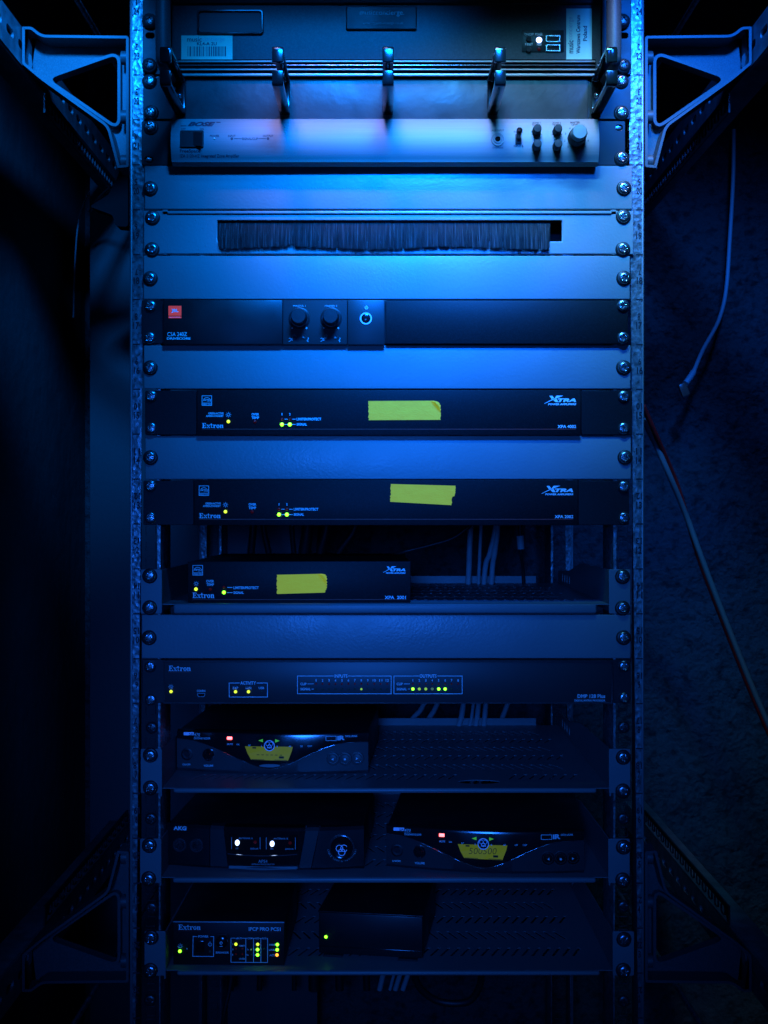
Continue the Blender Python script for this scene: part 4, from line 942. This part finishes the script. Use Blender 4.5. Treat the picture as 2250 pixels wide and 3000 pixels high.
# --- small control processor
def control_box():
    Yc = 0.010; xl, xr = X(507, Yc), X(833, Yc); wd = xr-xl; H = 0.0432
    def face(cx, cy, off=0.0): return Vector(((cx-805)/1460.0*wd, -off, (802-cy)/577.0*H))
    d = Dev('control_processor', 'small black control box with many yellow lights and framed legends', 'control box', ((xl+xr)/2, Yc, ZF4+0.0002), math.radians(-1), face=face)
    d.part('housing', box(-wd/2, wd/2, 0.002, 0.14, 0.0003, H-0.0006, 0.0008), 'black_smooth')
    d.part('front_panel', box(-wd/2, wd/2, 0.0, 0.0018, 0.0003, H-0.0006, 0.0004), 'black_smooth')
    d.part('top_edge', box(-wd/2, wd/2, -0.0004, 0.0012, H-0.0005, H+0.0003, 0.0002), 'pale_edge')  # narrow pale strip along the top edge of the box
    # word mark, title
    serif_word(d, 143, 262, 437, 332); d.flat('line_marking', [rect(143, 430, 342, 348)], 'print_red')
    d.text('IPCP PRO PCS1', 1068, 292, 1487, 341, bold=.02); d.flat('line_marking', [rect(1068, 1475, 350, 356)], 'print_red')
    d.sun(167, 552, 36); d.led(163, 618, 'led_green_on', 4.8); d.text('R', 250, 575, 267, 597, bold=.02); d.disc(258, 640, 14, 'void_black')
    d.line([(565, 420), (608, 420), (606, 686), (333, 686), (337, 420), (392, 420)], 9); d.text('POWER', 405, 404, 540, 436, bold=.02)
    s = d.part('power_switch', box(*[f for f in (face(365, 0).x, face(487, 0).x)], -0.0022, 0.0002, face(0, 625).z, face(0, 470).z, 0.0008), 'black_gloss')
    d.ring(560, 525, 19, 26, a0=125, a1=415, name='icon_marking'); d.flat('icon_marking', [rect(556, 564, 487, 526)], 'print_white', 0.0002); d.led(560, 620, 'led_green_off', 4.2)
    b = d.part('breaker', plate([(face(x, 0).x, face(0, y).z) for x, y in roundpoly([(630, 612), (818, 612), (818, 420), (780, 378), (660, 378), (630, 420)], 16)], [], -0.002, 0.0021, bev=0.0005), 'black_smooth')
    d.part('breaker_button', lathe([(0.0062, 0.0), (0.0058, -0.004), (0.0050, -0.0046), (0.00001, -0.0048)], 26), 'black_gloss', b, face(724, 470, 0.0022))
    d.text('10', 700, 450, 740, 520, off=0.0072, parent=b, turn=90); d.text('BREAKER', 635, 619, 808, 645, 'print_white', .01)
    for a, c, t0, t1, s in ((835, 1030, 898, 976, 'eBUS'), (1030, 1132, 1053, 1118, 'COM'), (1132, 1228, 1160, 1206, 'I/O'), (1228, 1316, 1244, 1301, 'RLYS')):
        d.text(s, t0, 428, t1, 452, bold=.01); d.flat('line_marking', [rect(a+4, t0-5, 436.5, 443.5), rect(t1+5, c-4, 436.5, 443.5)], 'print_white')
    d.flat('line_marking', [rect(x-4, x+4, 436, 757) for x in (835, 1030, 1132, 1228, 1316)]+[rect(831, 1320, 757, 765)], 'print_white')
    for cx, cy, m in ((900, 520, 'led_amber_on'), (900, 582, 'led_red_off'), (900, 652, 'led_red_off'), (985, 580, 'led_red_off'), (985, 653, 'led_red_off'), (1100, 590, 'led_green_dim'), (1103, 656, 'led_green_off'),
                      (1187, 520, 'led_amber_on'), (1185, 590, 'led_green_on'), (1185, 660, 'led_green_on'), (1272, 579, 'led_green_off'), (1445, 522, 'led_green_on'), (1443, 590, 'led_green_on'), (1440, 660, 'led_orange_on')):
        d.led(cx, cy, m, 4.6 if m.endswith('on') else 2.6)
    for s, a, c, e, f in (('1', 853, 863, 510, 532), ('S', 850, 868, 580, 602), ('E', 850, 866, 650, 672), ('LIMIT', 945, 1019, 530, 551), ('OVER', 940, 1019, 703, 726), ('Tx', 1043, 1071, 580, 602), ('Rx', 1041, 1070, 650, 672), ('1', 1150, 1158, 512, 534), ('2', 1143, 1158, 580, 602), ('3', 1143, 1158, 650, 672),
                      ('1000', 1337, 1419, 512, 537), ('LINK', 1335, 1419, 580, 605), ('ACT', 1342, 1413, 650, 678)): d.text(s, a, e, c, f, bold=.012)
control_box()
# --- plain black adapter box
Yq = 0.03
xq0, xq1, yq0, yq1 = X(934, .036), X(1238, .021), .036, .021
wq = math.hypot(xq1-xq0, yq1-yq0)
ad = Dev('adapter_box', 'plain black power adapter box with one small green light on lowest shelf', 'adapter', ((xq0+xq1)/2, (yq0+yq1)/2, ZF4+0.0002), math.atan2(yq1-yq0, xq1-xq0), face=lambda cx, cy, off=0.0: Vector(((cx-1086)/304*wq, -off, (2806-cy)/128*0.0440)))
ad.part('housing', box(-wq/2, wq/2, 0.0, 0.13, 0.0022, 0.044, 0.0012), 'black_smooth')
ad.part('lid', box(-wq/2-.0008, wq/2+.0008, -0.001, 0.131, 0.0442, 0.0458, 0.0006), 'black_smooth')
ad.part('groove', box(-wq/2+.0002, wq/2-.0002, -0.0008, 0.0, 0.0090, 0.0100, 0.0003), 'black_gloss')
ad.led(955, 2750, 'led_green_on', 4.6)
for sx in (-1, 1): ad.part('foot', box(sx*wq*.36-.010, sx*wq*.36+.010, -0.003, 0.012, 0.0002, 0.0020, 0.0003), 'black_matte')

# ------------------------------------------------------------------ cables
def cable(name, label, pts, r, m, group=None, n=8):
    o = obj(name, tube([W(*p) for p in pts], r, n), m); o['label'] = label; o['category'] = 'cable'
    if group: o['group'] = group
    return o
wc = Dev('network_cable', 'white network cable hanging on the rough wall with an unplugged end', 'cable', tuple(W(2020, 1110, 0.5)))
wc.add('cord', tube([W(*p) for p in ((2150, 380, .60), (2148, 520, .59), (2138, 700, .585), (2127, 850, .58), (2105, 940, .57), (2062, 1020, .55), (2040, 1070, .53), (2030, 1095, .52))], 0.0030, 10), 'cable_white')
bt = wc.add('boot', tube([W(2032, 1090, .522), W(2020, 1108, .515), W(2008, 1124, .51)], lambda t: 0.0044+0.0006*math.sin(t*40), 10, 8), 'cable_white')
p = W(2003, 1142, 0.506); m = box(-.0055, .0055, -.004, .004, -.009, .009, .0008); m.transform(Matrix.Translation(p) @ Matrix.Rotation(-0.35, 4, 'Y')); wc.add('plug', m, 'plug_clear')
cable('wall_cable', 'thin red cable slanting down the wall across the white one', [(1885, 1190, .25), (1915, 1260, .27), (1950, 1340, .30), (1990, 1440, .33), (2044, 1624, .365), (2088, 1744, .375), (2143, 1886, .385), (2208, 2048, .395), (2284, 2220, .405)], 0.0032, 'cable_red')
cable('wall_cable', 'pale cable running diagonally down the wall beside the rack', [(1885, 1230, .27), (1920, 1300, .29), (1960, 1390, .30), (2010, 1510, .33), (2050, 1620, .34), (2095, 1740, .35), (2150, 1880, .36), (2215, 2040, .37), (2290, 2210, .38)], 0.0036, 'cable_wall')
cable('door_cable', 'very thin pale cable hanging in front of the dark side wall', [(262, 560, .42), (232, 640, .40), (220, 760, .40), (215, 930, .40)], 0.0012, 'cable_grey')
cable('loop_cable', 'thin cable loop leaving the clamp beside the rail', [(378, 520, .30), (330, 545, .34), (290, 580, .38), (262, 620, .40)], 0.0018, 'cable_black')
cl = obj('cable_clamp', plate(roundpoly([(X(375, .2), Z(455, .2)), (X(375, .2), Z(665, .2)), (X(338, .2), Z(662, .2)), (X(330, .2), Z(630, .2)), (X(262, .2), Z(605, .2)), (X(318, .2), Z(570, .2))], 0.004), [], 0.20, 0.02, bev=0.0), 'void_black')
cl['label'] = 'black clamp jutting out behind the rail above the backboard'; cl['category'] = 'clamp'
rg = random.Random(11)
grey = ((1378, 1372, 'grey cable hanging alone in the open gap under the amplifiers'), (1409, 1402, 'thin grey cable next to the paired grey cables in the gap'), (1452, 1418, 'outer of the two paired grey cables in the gap'), (1458, 1440, 'inner of the two paired grey cables in the gap'))
for i, (xa_, xb2, lb) in enumerate(grey):
    cable('hanging_cable', lb, [(xa_+4, 1380, .30), (xa_, 1540, .30), ((xa_+xb2)/2, 1620, .30), (xb2, 1700, .31), (xb2-20, 2100, .33), (xb2-120+20*i, 2300, .36), (xb2-260, 2900, .40)], (0.0036, 0.0022, 0.0034, 0.0034)[i], 'cable_grey', 'grey cables behind the gear')
tc = Dev('tagged_cable', 'slim dark cable with a pale tag wrapped round it, hanging in the gap', 'cable', tuple(W(1520, 1700, .3)))
tc.add('cord', tube([W(1522, 1400, .3), W(1524, 1560, .3), W(1526, 1620, .3), W(1534, 1700, .32), W(1540, 2000, .34)], 0.0022), 'cable_black')
tc.add('tag', tube([W(1523.5, 1570, .3), W(1525, 1590, .3), W(1526, 1609, .3)], 0.0046, 10), 'cable_white')
for i, (a, b, r, lb) in enumerate(((745, 735, .005, 'black cable nearest the rear rail in the gap'), (775, 790, .004, 'black cable crossing its neighbour near the rear rail'), (858, 862, .0035, 'slim black cable ending above the small amplifier'), (905, 890, .008, 'thick black cable hanging behind the small amplifier'), (960, 935, .006, 'black cable leaning behind the small amplifier'), (1045, 985, .005, 'black cable sweeping down behind the tape'))):
    cable('hanging_cable', lb, [(a, 1380, .32), (a-3, 1540, .32), (b, 1640, .33), (b+4, 1800, .35), (b+20*(i-2), 2300, .40), (b+30*(i-2), 2900, .42)], r, 'cable_black', 'black cables behind the gear')
cable('sagging_cable', 'thin black cable sagging sideways across the open gap', [(1400, 1520, .22), (1330, 1575, .22), (1250, 1600, .22), (1180, 1618, .22), (1120, 1640, .24)], 0.0022, 'cable_black')
for i, (a, b, lb) in enumerate(((1235, 1195, 'dim slanting cable below the processor, first from its middle'), (1275, 1245, 'dim slanting cable below the processor, close to its neighbour'), (1482, 1462, 'dim upright cable below the processor near the shelf corner'))):
    cable('slanting_cable', lb, [(a+30, 2000, .36), (a, 2075, .36), (b, 2130, .37), (b-60, 2300, .40)], 0.0034, 'cable_grey', 'cables behind the lower shelves')
cable('floor_cable', 'black cable drooping under the lowest shelf', [(1215, 2860, .2), (1235, 2900, .18), (1290, 2935, .16), (1370, 2935, .16), (1405, 2890, .18), (1410, 2850, .2)], 0.004, 'cable_black')
cable('floor_cable', 'black cable dropping straight down under the lowest shelf', [(680, 2850, .15), (672, 2900, .15), (655, 2980, .15), (650, 3060, .16)], 0.0025, 'cable_black')
